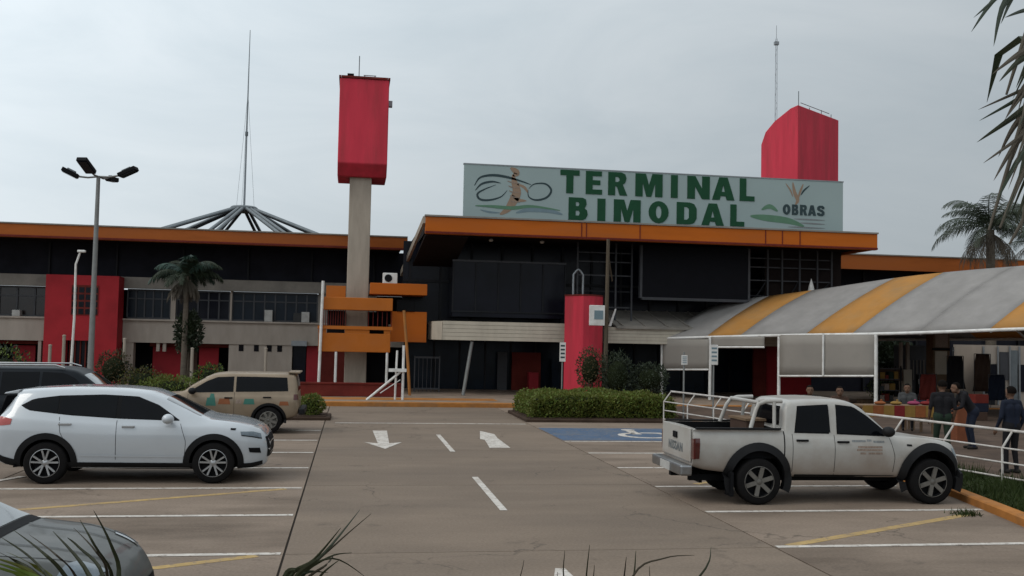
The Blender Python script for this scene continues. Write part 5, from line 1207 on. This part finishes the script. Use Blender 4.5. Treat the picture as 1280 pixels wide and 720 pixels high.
# ------------------------------------------------------------ palms
def frond_mesh(L, e0, droop, n, ll, mats, wd=.035, seed=0, hang=.35):
    """one feather frond along +X: curved midrib with drooping leaflets on both sides"""
    rnd = random.Random(seed); mb = MB(); pts = []; p = Vector((0, 0, 0)); e = e0; N_ = 14
    for k in range(N_+1):
        pts.append(p.copy()); p = p+Vector((cos(e), 0, sin(e)))*L/N_; e -= droop/N_*(0.5+k/N_)
    mb.tube(pts, [.025*(1-.8*k/N_)*max(1, L/2.5) for k in range(N_+1)], 5)
    nf = len(mb.f)
    for k in range(n):
        t = .12+.88*k/n; f_ = t*N_; i = min(N_-1, int(f_)); q = pts[i]+(pts[i+1]-pts[i])*(f_-i); tg_ = (pts[i+1]-pts[i]).normalized()
        l_ = ll*(sin(pi*(.18+.75*t)))*rnd.uniform(.8, 1.15)
        for s_ in (-1, 1):
            d = (tg_*.65+Vector((0, s_, 0))*.75+Vector((0, 0, -hang*rnd.uniform(.4, 1.8)))).normalized()
            m_ = q+d*l_*.55; tip = q+(d+Vector((0, 0, -hang*1.1))).normalized()*l_; w_ = tg_*wd
            mb.add([q-w_*.4, q+w_*.4, m_+w_*.5, m_-w_*.5, tip], [(0, 1, 2, 3), (3, 2, 4)])
    return mb.mesh('frond', fix=False)
def palm(x, y, zb, zc, label, n, L, mat_seq, tr=.16, seed=1, dead=5, ll=.55, name='palm_tree', lean=(0, 0), nl=34, wd=.035):
    t = thing(name, (x, y, zb), label, 'palm tree'); rnd = random.Random(seed); c = Vector((x+lean[0], y+lean[1], zc)); H = zc-zb
    pts = [Vector((x+lean[0]*(k/8)**2, y+lean[1]*(k/8)**2, zb-.05+(H+.05)*k/8)) for k in range(9)]
    MB().tube(pts, [tr*(1.25-.4*k/8+.05*(k % 2)) for k in range(9)], 10).build('trunk', 'trunk', t, smooth=60)
    cache = []
    for v, (e0, dr) in enumerate(((.95, 1.9), (.6, 1.9), (.25, 1.7), (1.2, 2.0))): cache.append(frond_mesh(L, e0, dr, nl, ll, None, wd, seed+v))
    for m_ in cache: m_.materials.append(M[mat_seq[0]])
    dm = frond_mesh(L*.8, -.5, 1.3, 24, ll*.8, None, wd, seed+9, .9); dm.materials.append(M['palm_dry'])
    loc = Vector(c)-Vector((x, y, zb))
    for k in range(n):
        o = inst(cache[k % 4], 'frond', t, loc+Vector((0, 0, rnd.uniform(-.1, .1))), (rnd.uniform(-.2, .2), rnd.uniform(-.1, .1), 2*pi*k/n*2.4+rnd.uniform(-.2, .2)), (rnd.uniform(.8, 1.1),)*3)
        if len(mat_seq) > 1 and k % 3 == 1: o.material_slots[0].link = 'OBJECT'; o.material_slots[0].material = M[mat_seq[1]]
    for k in range(dead): inst(dm, 'dead_frond', t, loc+Vector((0, 0, -.15)), (0, rnd.uniform(-.1, .3), 2*pi*k/max(1, dead)+rnd.uniform(-.3, .3)), (rnd.uniform(.7, 1.0),)*3)
    return t
pl_ = at(234, 338, 44.2); palm(pl_.x, 44.2, .14, 4.95, 'dark drooping palm tree growing in front of the left wing windows', 20, 1.75, ['dark_leaf', 'palm_blue'], .11, 3, 16, .6, nl=40, wd=.045)
shrub(236, 415, 44.6, .75, 'dark leafy climber mass round the palm trunk before the left wing', ['dark_leaf', 'palm_leaf', 'dark_leaf'], 1500, (.75, .7, 1.25), .14, .16, .08, 'leafy_shrub')
pr_ = at(1238, 285, 42); palm(pr_.x, 42, .14, 8.1, 'feathery palm tree rising behind the striped awning', 24, 3.1, ['palm_leaf', 'palm_leaf'], .2, 8, 22, .85, nl=50)
pr2 = at(1292, 300, 48); palm(pr2.x, 48, .14, 8.4, 'second palm tree behind the awning partly hidden by the nearer one', 14, 2.9, ['palm_leaf', 'palm_blue'], .2, 21, 6, .7)
# foreground palm whose hanging blades enter at the upper right
fp = thing('foreground_palm', (6.6, 8.4, .1), 'palm with dry hanging strap blades close by, its trunk outside the view', 'palm tree')
MB().tube([(6.62, 8.4, .02), (6.6, 8.4, .3), (6.6, 8.4, 2.5), (6.55, 8.4, 5.3)], [.2, .16, .15, .16], 12).build('trunk', 'trunk', fp, smooth=60)
def strap(pts, w, name, m, parent, Ys, fold=.3):
    """strap leaf through pixel points at given distances"""
    P = [at(px, py, Y) for (px, py), Y in zip(pts, Ys)]; Q = []
    for i in range(len(P)-1):
        for k in range(5):
            t = k/5; a, b, c_, d = P[max(i-1, 0)], P[i], P[i+1], P[min(i+2, len(P)-1)]
            Q.append(.5*((2*b)+(c_-a)*t+(2*a-5*b+4*c_-d)*t*t+(3*b-a-3*c_+d)*t**3))
    Q.append(P[-1]); n = len(Q); rows = []
    for i, p in enumerate(Q):
        t = (Q[min(i+1, n-1)]-Q[max(i-1, 0)]).normalized(); s_ = t.cross(Vector((.25, 1, .1))).normalized(); nn = s_.cross(t)
        h = w/2*(1-(i/(n-1))**1.6)+.0008; rows.append([p-s_*h+nn*h*fold, p, p+s_*h+nn*h*fold])
    return MB().grid(rows).build(name, m, parent, fix=False)
rnd = random.Random(5)
crown = [((1302, -30), (1262, -14), (1217, 22)), ((1300, -20), (1258, 0), (1242, 58)), ((1290, -30), (1248, -6), (1214, 40)), ((1310, 8), (1280, 13), (1256, 22)), ((1300, -40), (1270, -10), (1251, 30)),
         ((1310, 50), (1276, 66), (1240, 93)), ((1300, 60), (1272, 78), (1249, 102)), ((1310, 98), (1270, 116), (1223, 137)), ((1310, 100), (1272, 124), (1224, 151)), ((1312, 112), (1270, 144), (1221, 178)),
         ((1305, 150), (1266, 178), (1229, 204)), ((1305, 140), (1270, 180), (1242, 226)), ((1300, 165), (1270, 205), (1246, 252)), ((1300, 120), (1268, 158), (1248, 196)), ((1312, 160), (1285, 205), (1262, 262)),
         ((1318, 190), (1290, 225), (1268, 285)), ((1320, 210), (1296, 250), (1276, 300)), ((1306, 80), (1280, 110), (1256, 150)), ((1315, 130), (1290, 170), (1272, 226)), ((1310, 60), (1290, 100), (1275, 160)),
         ((1322, 140), (1296, 190), (1283, 260)), ((1310, 20), (1292, 60), (1270, 110))]
crown += [((1322+rnd.uniform(-6, 8), y_-40), (1292+rnd.uniform(-6, 6), y_), (1262+rnd.uniform(-8, 14), y_+rnd.uniform(40, 75))) for y_ in (70, 95, 115, 140, 165, 185, 205, 225, 60, 130, 175, 215)]
for i, pts in enumerate(crown):
    Y = 8.2+rnd.uniform(-.35, .35)
    strap(pts, rnd.uniform(.045, .075) if i not in (1, 9) else .085, 'hanging_blade', 'palm_leaf' if i < 5 or i % 4 == 0 else ('palm_dry' if i % 3 else 'blade'), fp, (Y+.1, Y, Y-.15))
for pts in (((1312, -30), (1283, 40), (1258, 118)), ((1300, 60), (1275, 160), (1236, 288)), ((1310, 120), (1280, 210), (1250, 285)), ((1315, 150), (1298, 240), (1262, 305))):
    P = [at(px, py, 8.3) for px, py in pts]; MB().tube([P[0], P[0]*.5+P[1]*.5, P[1], P[1]*.5+P[2]*.5, P[2]], [.03, .028, .024, .02, .012], 6).build('leaf_stalk', 'palm_dry', fp, smooth=60)
for k in range(16):          # rest of the crown, above and beyond the frame
    a = k*.41-.6; d = Vector((cos(a), sin(a), 0)); b = Vector((6.55, 8.4, 5.2)); L = rnd.uniform(1.0, 1.5)
    if d.x < -.1: continue
    P = [b, b+d*L*.4+Vector((0, 0, .5)), b+d*L*.8+Vector((0, 0, .45)), b+d*L+Vector((0, 0, .0))]; rows = []
    for i, p in enumerate(P): s_ = Vector((-d.y, d.x, 0)); h = (.02, .06, .045, .002)[i]; rows.append([p-s_*h, p, p+s_*h])
    MB().grid(rows).build('blade', 'palm_leaf', fp, fix=False)
# spiky plants just before the camera
def spiky(cpx, Y, root, tips, label, zr, extra=10, w=.03):
    x = ax(cpx, 720, Y); t = thing('spiky_plant', (x, Y, -.06), label, 'plant', None); rn = random.Random(int(cpx))
    MB().tube([(x, Y, -.1), (x+.03, Y, zr*.5), (x, Y, zr)], [.07, .05, .05], 8).build('stem', 'trunk', t, smooth=60)
    for pts, m, ww in tips:
        full = [root]+list(pts); n = len(full); strap(full, ww*.78, 'leaf_blade', m, t, [Y+(.25*k/(n-1))*rn.uniform(-1, 1) for k in range(n)])
    r0 = Vector((x, Y, zr))
    for k in range(extra):
        a = 2*pi*k/extra+rn.uniform(-.2, .2); d = Vector((cos(a), sin(a)*.5-.5, 0)); L = rn.uniform(.25, .42); rows = []
        for i, f_ in enumerate((0, .35, .7, 1)):
            p = r0+d*L*f_+Vector((0, 0, .05*sin(f_*2)-.32*f_*f_-.03)); s_ = Vector((-d.y, d.x, 0)).normalized(); h = w*(.7, 1, .6, .03)[i]/2; rows.append([p-s_*h, p, p+s_*h])
        MB().grid(rows).build('leaf_blade', 'blade', t, fix=False)
    return t
B_, D_ = 'blade', 'blade_dry'
spiky(130, 3.6, (125, 800), [(((112, 722), (66, 664)), B_, .034), (((140, 725), (118, 682), (100, 650)), B_, .022), (((148, 722), (138, 680), (117, 638)), B_, .026), (((128, 720), (98, 684), (84, 672)), B_, .022),
    (((82, 722), (52, 690), (16, 662)), B_, .024), (((62, 724), (34, 694), (2, 672)), B_, .022), (((48, 722), (20, 702), (-14, 684)), B_, .03), (((50, 726), (24, 708), (-12, 696)), 'hedge_leaf', .03), (((70, 730), (40, 706), (8, 690)), 'hedge_leaf', .034),
    (((36, 728), (10, 714), (-20, 706)), 'bush_leaf', .03), (((134, 722), (120, 690), (92, 660)), D_, .016), (((96, 724), (70, 694), (36, 668)), D_, .016), (((60, 735), (30, 716), (-10, 702)), 'bush_leaf', .04)],
    'spiky strap-leaved plant whose leaves cross the grey saloon bonnet', 1.15)
spiky(352, 3.8, (345, 790), [(((368, 724), (405, 692), (450, 637)), B_, .026), (((362, 722), (392, 700), (426, 660)), B_, .024), (((376, 724), (420, 680), (464, 642)), D_, .012), (((366, 730), (410, 697), (440, 691)), B_, .014), (((372, 724), (415, 698), (458, 722)), B_, .014),
    (((380, 728), (408, 706), (418, 692)), D_, .016), (((356, 722), (372, 712), (390, 708)), B_, .034), (((390, 735), (404, 716), (424, 700)), B_, .018), (((360, 735), (382, 716), (410, 716)), 'dark_leaf', .03)],
    'thin leaved spiky plant leaning over the left lane joint', 1.2, 8)
spiky(760, 4.0, (752, 840), [(((656, 760), (655, 700)), D_, .008), (((708, 740), (706, 688)), D_, .012), (((733, 750), (737, 681)), B_, .014), (((742, 750), (743, 706)), D_, .01), (((776, 745), (783, 696)), D_, .014), (((788, 740), (795, 688)), B_, .016),
    (((790, 722), (830, 698), (868, 694)), D_, .012), (((872, 724), (889, 684)), B_, .016), (((700, 760), (697, 715)), D_, .01), (((806, 760), (812, 708)), D_, .01)],
    'sparse spiky plant with upright blade tips before the lane arrow', 1.0, 8)
# ------------------------------------------------------------ grass on the verge
gm = MB()
for _ in range(14000):
    t = random.random(); y = 8+t*21; k = lerp_tab([(p[1], p[0]) for p in reversed(kpts)], y); x = k+.25+random.random()**1.3*1.7
    if x > lerp_tab([(-4, 12.6), (17, 12.2), (29.6, 10.75)], y): continue
    h = random.uniform(.05, .2)*(1.5 if noise.noise(Vector((x*1.5, y*1.5, 0))) > 0 else .6); a = random.uniform(0, pi); d = Vector((cos(a), sin(a), 0))*.012; ln = Vector((random.gauss(0, .05), random.gauss(0, .05), h)); b = Vector((x, y, .095))
    gm.add([b-d, b+d, b+ln], [(0, 1, 2)])
for _ in range(140):
    b = Vector((9.35+random.gauss(0, .12), 13.95+random.gauss(0, .1), .0)); a = random.uniform(0, pi); d = Vector((cos(a), sin(a), 0))*.01; gm.add([b-d, b+d, b+Vector((random.gauss(0, .05), random.gauss(0, .05), random.uniform(.04, .11)))], [(0, 1, 2)])
tag(gm.build('grass', 'grass', fix=False), 'short green grass along the verge below the white railing', 'grass', kind='stuff')

# ------------------------------------------------------------ market under the awning
def kbox(px0, px1, y0, y1, Y, d, name, m, parent, **k):
    xm_ = (px0+px1)/2; z0, z1 = az(xm_, y1, Y), az(xm_, y0, Y)
    return MB().box(ax(px0, (y0+y1)/2, Y), ax(px1, (y0+y1)/2, Y), Y, Y+d, max(.12, z0), z1).build(name, m, parent, **k)
def kiosk(px, Y, label, cat='kiosk', name='kiosk'): return thing(name, (ax(px, 480, Y), Y, .14), label, cat)
k1 = kiosk(1150, 39.5, 'grey boarded kiosk with a black and white poster under the awning')
kbox(1136, 1168, 432, 540, 39.5, 1.2, 'wall', 'frame_grey', k1)
for k in range(7): kbox(1137+k*4.4, 1137.8+k*4.4, 450, 475, 39.46, .03, 'bar', 'beam', k1)
kbox(1146, 1166, 468, 492, 39.44, .05, 'poster', 'black', k1)
for a, b, c0_, d0_ in ((1148, 1152, 474, 480), (1154, 1163, 473, 477), (1157, 1164, 479, 488), (1149, 1153, 484, 489)): kbox(a, b, c0_, d0_, 39.42, .01, 'poster_print', 'whitecloth', k1)
for px in (1127, 1135.5): kbox(px-1.5, px+1.5, 428, 540, 39.2, .12, 'post', 'concrete', k1)
kbox(1130, 1140, 462, 540, 38.9, .2, 'pale_board', 'beige', k1)
k2 = kiosk(1177, 37.5, 'tall tan box-shaped notice pillar with two framed panels under the awning', 'notice pillar', 'notice_pillar')
kbox(1166.5, 1187, 411, 540, 37.5, .5, 'pillar_body', 'wood', k2)
kbox(1169, 1185, 414, 434, 37.46, .03, 'panel', 'print_brown', k2); kbox(1169, 1184, 439, 468, 37.46, .03, 'panel', 'beige', k2); kbox(1166, 1187.5, 435, 438, 37.44, .05, 'band', 'black', k2)
k3 = kiosk(1208, 40.5, 'grey-green shuttered kiosk with a small beige sign under the awning')
kbox(1189, 1226, 426, 560, 40.5, 1.5, 'wall', 'darkwall', k3); kbox(1191, 1224, 434, 470, 40.44, .05, 'shutter', 'frame_grey', k3)
for k in range(5): kbox(1191, 1224, 438+k*7, 439.2+k*7, 40.41, .025, 'shutter_slat', 'steel_dk', k3)
kbox(1199, 1222, 470, 486, 40.3, .06, 'beige_sign', 'beige', k3); kbox(1202, 1219, 474, 477, 40.28, .015, 'sign_print', 'print_brown', k3); kbox(1202, 1215, 480, 482, 40.28, .015, 'sign_print', 'print_brown', k3)
k4 = kiosk(1256, 38.5, 'pale glazed booth with grey framed windows at the right under the awning')
kbox(1227, 1300, 432, 560, 38.5, 2, 'wall', 'concrete', k4)
for a, b, c0_, d0_, m in ((1232, 1246, 455, 492, 'glass_dark'), (1250, 1262, 440, 475, 'frame_grey'), (1264, 1274, 438, 500, 'steel_dk'), (1272, 1290, 456, 490, 'glass_dark'), (1234, 1244, 496, 540, 'frame_dark')): kbox(a, b, c0_, d0_, 38.45, .04, 'window', m, k4)
for px in (1230, 1248, 1263, 1275): kbox(px-.9, px+.9, 433, 545, 38.4, .05, 'frame_post', 'steel', k4)
rp = kiosk(985, 43, 'dark red partition wall behind the mesh banners', 'wall', 'red_partition')
kbox(957, 1014, 420, 500, 43.2, .15, 'wall_panel', 'red_wall', rp); kbox(942, 958, 424, 500, 43.0, .15, 'wall_panel', 'dkred', rp)
shrub(1112, 448, 42.5, 1.25, 'dark leafy tree mass behind the kiosks under the awning', ['dark_leaf', 'palm_leaf'], 1800, (.8, .8, 1.1), .14, .2, .1, 'leafy_shrub')
shrub(1108, 486, 40.8, .7, 'green bush behind the wooden bench under the awning', ['bush_leaf', 'dark_leaf'], 1200, (1.3, .8, .8), .14)
pl2 = thing('planter_box', (ax(1115, 500, 38.2), 38.2, .12), 'long brown planter box with flowers under the awning', 'planter')
kbox(1080, 1140, 500, 540, 38.2, .6, 'box', 'wood', pl2); kbox(1098, 1128, 460, 476, 38.9, .1, 'back_board', 'browncloth', pl2)
# clutter round the kiosks: hanging cloths, racks, crates, more posts
rk = thing('goods_rack', (ax(1110, 500, 37.0), 37.0, .12), 'dark metal rack of boxes beside the wide mesh banner under the awning', 'rack')
xa_, xb_ = ax(1099, 490, 37), ax(1126, 490, 37)
for z in (.3, .75, 1.2, 1.62): MB().box(xa_, xb_, 37, 37.4, z, z+.035).build('shelf', 'frame_grey', rk)
for x in (xa_, xb_):
    for y in (37.0, 37.4): MB().box(x-.02, x+.02, y-.02, y+.02, .12, 1.75).build('upright', 'frame_dark', rk)
rn = random.Random(11)
for z in (.336, .786, 1.236):
    x = xa_+.08
    while x < xb_-.25:
        w_ = rn.uniform(.12, .24); o = MB().box(x, x+w_, 37.05, 37.32, z, z+rn.uniform(.14, .32)).build('boxed_goods', cm_ := rn.choice(['browncloth', 'dkred', 'greencloth', 'print_brown', 'yellowcloth', 'greycloth']), None); tag(o, {'browncloth': 'brown', 'dkred': 'dark red', 'greencloth': 'dark green', 'print_brown': 'tan', 'yellowcloth': 'yellow', 'greycloth': 'grey'}[cm_]+' box of goods on the '+('bottom' if z < .5 else 'middle' if z < 1 else 'top')+' stocked shelf of the dark metal rack', 'box', 'boxes on the goods rack'); x += w_+.03
for px, Y, z0, z1, m, lab in ((1194, 36.2, .9, 2.2, 'blackcloth', 'black cloth hanging beside the tan notice pillar'), (1160, 35.2, .5, 1.5, 'dkred', 'dark red cloth hanging below the black and white poster'),
                              (1228, 36.5, .8, 2.3, 'browncloth', 'brown cloth hanging at the edge of the pale booth'), (1246, 35.6, .5, 1.5, 'navy', 'navy cloth hanging in front of the pale booth')):
    x = ax(px, 480, Y); o = thing('hanging_cloth', (x, Y, z0), lab, 'cloth'); rows = []
    for k in range(13):
        u = -.28+.56*k/12; rows.append([(x+u*(1+.1*j), Y+.05*sin(k*1.4+j), z0+(z1-z0)*(1-j/6)) for j in range(7)])
    MB().grid(rows).build('cloth_sheet', m, o, smooth=80).modifiers.new('thickness', 'SOLIDIFY').thickness = .008
    MB().tube([(x-.36, Y, z1+.01), (x+.36, Y, z1+.01)], .015, 6).tube([(x-.36, Y, z1+.01), (x-.36, Y, .1)], .015, 6).tube([(x+.36, Y, z1+.01), (x+.36, Y, .1)], .015, 6).build('hanging_frame', 'frame_grey', o)
for px, Y, n_, lab in ((1222, 30.5, 3, 'before the shuttered kiosk'), (1150, 31.5, 2, 'behind the seated vendor')):
    x = ax(px, 500, Y)
    for k in range(n_):
        nm_ = MB().box(x-.25+.02*k, x+.25+.02*k, Y-.18, Y+.18, .12+k*.29, .41+k*.29).build('crate', ('browncloth', 'navy', 'dkred')[k], None, bevel=.015).name
        tag(COL.objects[nm_], ('brown', 'navy', 'dark red')[k]+' plastic crate in the stack '+lab, 'crate', 'stacked crates under the awning')
# vendor table with goods
v0 = gnd(1085, 507, .75); v1 = gnd(1168, 509, .75); vy = 25.5
vt = thing('vendor_table', (ax(1128, 510, vy), vy, .12), 'low vendor table under a yellow and orange cloth behind the railing', 'table')
xa_, xb_ = ax(1078, 505, vy), ax(1170, 505, vy); zt_ = az(1125, 507, vy)
MB().box(xa_, xb_, vy, vy+.7, zt_-.04, zt_).build('table_top', 'wood', vt)
for x in (xa_+.06, xb_-.06):
    for y in (vy+.06, vy+.64): MB().box(x-.03, x+.03, y-.03, y+.03, .1, zt_-.04).build('leg', 'wood', vt)
n_ = 7
for k in range(n_):
    xx = xa_+(xb_-xa_)*k/n_; MB().box(xx+.004, xa_+(xb_-xa_)*(k+1)/n_-.004, vy-.012, vy-.002, zt_-.32, zt_).build('cloth_panel', ('yellowcloth', 'orangecloth', 'yellowcloth', 'redcloth')[k % 4], vt)
for px, m, s_, lab in ((1142, 'pinkcloth', .11, 'round pink bag lying on the vendor table'), (1158, 'redcloth', .11, 'small red bundle at the end of the vendor table'), (1120, 'yellowcloth', .10, 'small yellow bundle on the vendor table'), (1100, 'orangecloth', .10, 'small orange bundle on the vendor table')):
    x = ax(px, 500, vy+.3); o = thing('goods_bundle', (x, vy+.3, zt_), lab, 'bundle')
    MB().ball((x, vy+.3, zt_+s_*.5), s_*1.7, s_*1.2, s_*.55, 14, 9).build('sack', m, o, smooth=80); MB().lathe([(.02, 0), (.04, .03), (.02, .05), (0, .05)], (x+s_*.4, vy+.3, zt_+s_*.98), n=8).build('knot', m, o, smooth=80)
cx_ = gnd(1200, 552, .12)
cr_ = thing('orange_crate', (cx_.x, cx_.y, .12), 'orange-brown box standing upright beside the bending person', 'box')
h_ = .95; MB().box(cx_.x-.22, cx_.x+.22, cx_.y-.2, cx_.y+.2, .12, .12+h_).build('box_body', 'crate_orange', cr_, bevel=.02); MB().box(cx_.x-.24, cx_.x+.24, cx_.y-.22, cx_.y+.22, .122+h_, .2+h_).build('lid', 'browncloth', cr_, bevel=.02)

# ------------------------------------------------------------ people
def person(x, y, zb, rz, pose, cols, label, h=1.7):
    """one continuous remeshed body; cols = (top, trousers)"""
    root = thing('person', (x, y, zb), label, 'person', None, rz); s = h/1.7
    P = dict(hip=.92, lean=0.0); J = {}
    if pose == 'sit':
        J = dict(pel=(0, 0, .52), chest=(.03, 0, .92), neck=(.05, 0, 1.06), head=(.08, 0, 1.21))
        legs = [((0, sd*.09, .5), (.42, sd*.12, .52), (.45, sd*.12, .08)) for sd in (-1, 1)]; arms = [((.03, sd*.19, 1.02), (.12, sd*.24, .76), (.34, sd*.14, .62)) for sd in (-1, 1)]
    elif pose == 'bend':
        J = dict(pel=(-.06, 0, .9), chest=(.17, 0, 1.22), neck=(.26, 0, 1.34), head=(.35, 0, 1.45))
        legs = [((-.06, sd*.09, .88), (.03, sd*.11, .48), (-.04, sd*.12, .07)) for sd in (-1, 1)]; arms = [((.2, sd*.19, 1.3), (.28, sd*.24, 1.02), (.5, sd*.16, .9)) for sd in (-1, 1)]
    else:
        J = dict(pel=(0, 0, .93), chest=(0, 0, 1.28), neck=(0, 0, 1.44), head=(.02, 0, 1.58)); st_ = .1 if pose == 'walk' else .02
        legs = [((0, sd*.09, .9), (.04+sd*st_*.6, sd*.10, .49), (sd*st_, sd*.11, .07)) for sd in (-1, 1)]; arms = [((0, sd*.19, 1.39), (-.03+sd*.04, sd*.25, 1.1), (.09+sd*.05, sd*.24, .87)) for sd in (-1, 1)]
    seg = []   # (a, b, ra, rb, material slot)
    def sg_(a, b, ra, rb, m): seg.append((Vector(a)*s, Vector(b)*s, ra*s, rb*s, m))
    pel, ch, nk, hd = [Vector(J[k]) for k in ('pel', 'chest', 'neck', 'head')]
    mid = (pel+ch)/2
    for sd in (-.07, .07):
        o_ = Vector((0, sd, 0)); sg_(pel+o_*.9, mid+o_, .115, .105, 1 if 0 else 0); sg_(mid+o_, ch+o_*1.3, .105, .12, 0)
        sg_(pel+o_*1.1-Vector((0, 0, .03)), pel+o_*1.1+Vector((0, 0, .02)), .12, .12, 1)
    sg_(ch+Vector((0, -.13, .1)), ch+Vector((0, .13, .1)), .075, .075, 0); sg_(ch+Vector((0, 0, .05)), nk, .07, .055, 0); sg_(nk, hd-Vector((0, 0, .05)), .052, .05, 2)
    sg_(hd-Vector((-.02, 0, .05)), hd-Vector((-.01, 0, .045)), .075, .075, 2); sg_(hd+Vector((-.012, 0, .025)), hd+Vector((.012, 0, .03)), .092, .088, 2)
    sg_(hd+Vector((.09, 0, .0)), hd+Vector((.105, 0, -.025)), .012, .016, 2)
    for sd in (-1, 1): sg_(hd+Vector((0, sd*.088, .02)), hd+Vector((-.005, sd*.092, -.02)), .016, .012, 2)
    for a, b, c_ in legs:
        sg_(a, b, .092, .062, 1); sg_(b, c_, .06, .042, 1); c_ = Vector(c_); sg_(c_+Vector((-.05, 0, -.025)), c_+Vector((.14, 0, -.035)), .042, .035, 3)
    for a, b, c_ in arms:
        sg_(a, b, .058, .045, 0); b, c_ = Vector(b), Vector(c_); sg_(b, c_, .043, .03, 0 if pose != 'walk' else 2)
        d = (c_-b).normalized(); sdw = Vector((0, 1 if c_.y > 0 else -1, 0)); fl2 = d.cross(sdw).normalized(); lat = fl2.cross(d).normalized(); pk = c_+d*.08
        sg_(c_, pk, .03, .034, 2)
        for k in range(4):
            r_ = pk+fl2*(k-1.5)*.019; k1_ = r_+d*(.045-.004*abs(k-1.3)); sg_(r_, k1_, .0095, .009, 2); sg_(k1_, k1_+d*.028-lat*.018, .009, .008, 2)
        th = c_+d*.03+fl2*-.03; sg_(th, th+d*.035-fl2*.022, .011, .0095, 2); sg_(th+d*.035-fl2*.022, th+d*.06-fl2*.024-lat*.012, .0095, .008, 2)
    mb = MB()
    for a, b, ra, rb, m in seg:
        mb.tube([a, b], [ra, rb], 10)
        mb.ball(a, ra, ra, ra, 10, 6); mb.ball(b, rb, rb, rb, 10, 6)
    body = mb.build('body', ['blackcloth'], root, local=True)
    rm = body.modifiers.new('skin', 'REMESH'); rm.mode = 'VOXEL'; rm.voxel_size = .0135
    smm = body.modifiers.new('smooth', 'SMOOTH'); smm.iterations = 2; smm.factor = .4
    me = bpy.data.meshes.new_from_object(body.evaluated_get(bpy.context.evaluated_depsgraph_get())); body.modifiers.clear(); old = body.data; body.data = me; bpy.data.meshes.remove(old); me.name = 'body'
    me.materials.clear()
    for q in (cols[0], cols[1], 'skin', 'shoe'): me.materials.append(M[q])
    idx = []
    for p in me.polygons:
        c_ = p.center; best = 9; bi = 0
        for a, b, ra, rb, m in seg:
            ab = b-a; L2 = ab.length_squared; t = 0 if L2 < 1e-12 else max(0, min(1, (c_-a).dot(ab)/L2)); dd = (c_-a-ab*t).length-(ra+(rb-ra)*t)
            if dd < best: best = dd; bi = m
        idx.append(bi)
    me.polygons.foreach_set('material_index', idx); me.shade_smooth()
    hp = hd*s; hr = MB()
    rows = []
    for i in range(9):
        t = pi/2-(i/8)*pi*.62; row = []
        for k in range(21):
            a = 2*pi*k/20; tt = t if cos(a) < .3 else max(t, .55); row.append(hp+Vector((-.016+.107*cos(tt)*cos(a), .1*cos(tt)*sin(a), .035+.107*sin(tt)))*s)
        rows.append(row)
    hr.grid(rows).build('hair', 'hair', root, local=True, smooth=80)
    for sd in (-1, 1): MB().ball(hp+Vector((.085, sd*.032, .02))*s, .011*s, .012*s, .009*s, 8, 6).build('eye', 'black', root, local=True, smooth=80)
    return root
g = gnd(1178, 476, 1.82); person(g.x, g.y, .12, radians(75), 'walk', ('blackcloth', 'greencloth'), 'person in a black top and dark green trousers standing by the notice pillar')
g = gnd(1213, 483, 1.62); person(g.x, g.y, .12, radians(165), 'bend', ('blackcloth', 'navy'), 'person in black clothes bending forward over the orange box')
g = gnd(1264, 485, 1.78); person(g.x, g.y, .12, radians(100), 'stand', ('navy', 'blackcloth'), 'broad person in a navy jacket standing behind the railing', 1.68)
def bench(x, y, rz, label):
    b = thing('bench', (x, y, .12), label, 'bench', None, rz)
    for k in range(3): MB().box(-.2+k*.135, -.08+k*.135, -.75, .75, .40, .435).build('seat_slat', 'wood', b, local=True)
    for yy in (-.6, .6): MB().box(-.18, .18, yy-.03, yy+.03, 0, .40).build('leg', 'frame_grey', b, local=True)
g = gnd(1024, 484, 1.42); bench(g.x+.15, g.y, radians(250), 'wooden slatted bench with two people behind the pickup')
d_ = Vector((cos(radians(250)+pi/2), sin(radians(250)+pi/2), 0))
for o_, cl, lab in ((-.38, ('blackcloth', 'denim'), 'person in a black top seated on the slatted bench'), (.38, ('browncloth', 'blackcloth'), 'person in a brown top seated on the slatted bench')):
    person(g.x+.15+d_.x*o_, g.y+d_.y*o_, .12, radians(250), 'sit', cl, lab)
g = Vector((ax(1134, 488, 26.9), 26.9, 0))
b2 = thing('stool', (g.x, g.y, .12), 'small wooden stool under the vendor in pale grey', 'stool')
MB().box(g.x-.17, g.x+.17, g.y-.17, g.y+.17, .5, .54).build('seat', 'wood', b2)
for sx_ in (-.13, .13):
    for sy_ in (-.13, .13): MB().box(g.x+sx_-.02, g.x+sx_+.02, g.y+sy_-.02, g.y+sy_+.02, .12, .5).build('leg', 'wood', b2)
person(g.x, g.y, .12, radians(240), 'sit', ('greycloth', 'blackcloth'), 'vendor in a pale grey top seated behind the table')
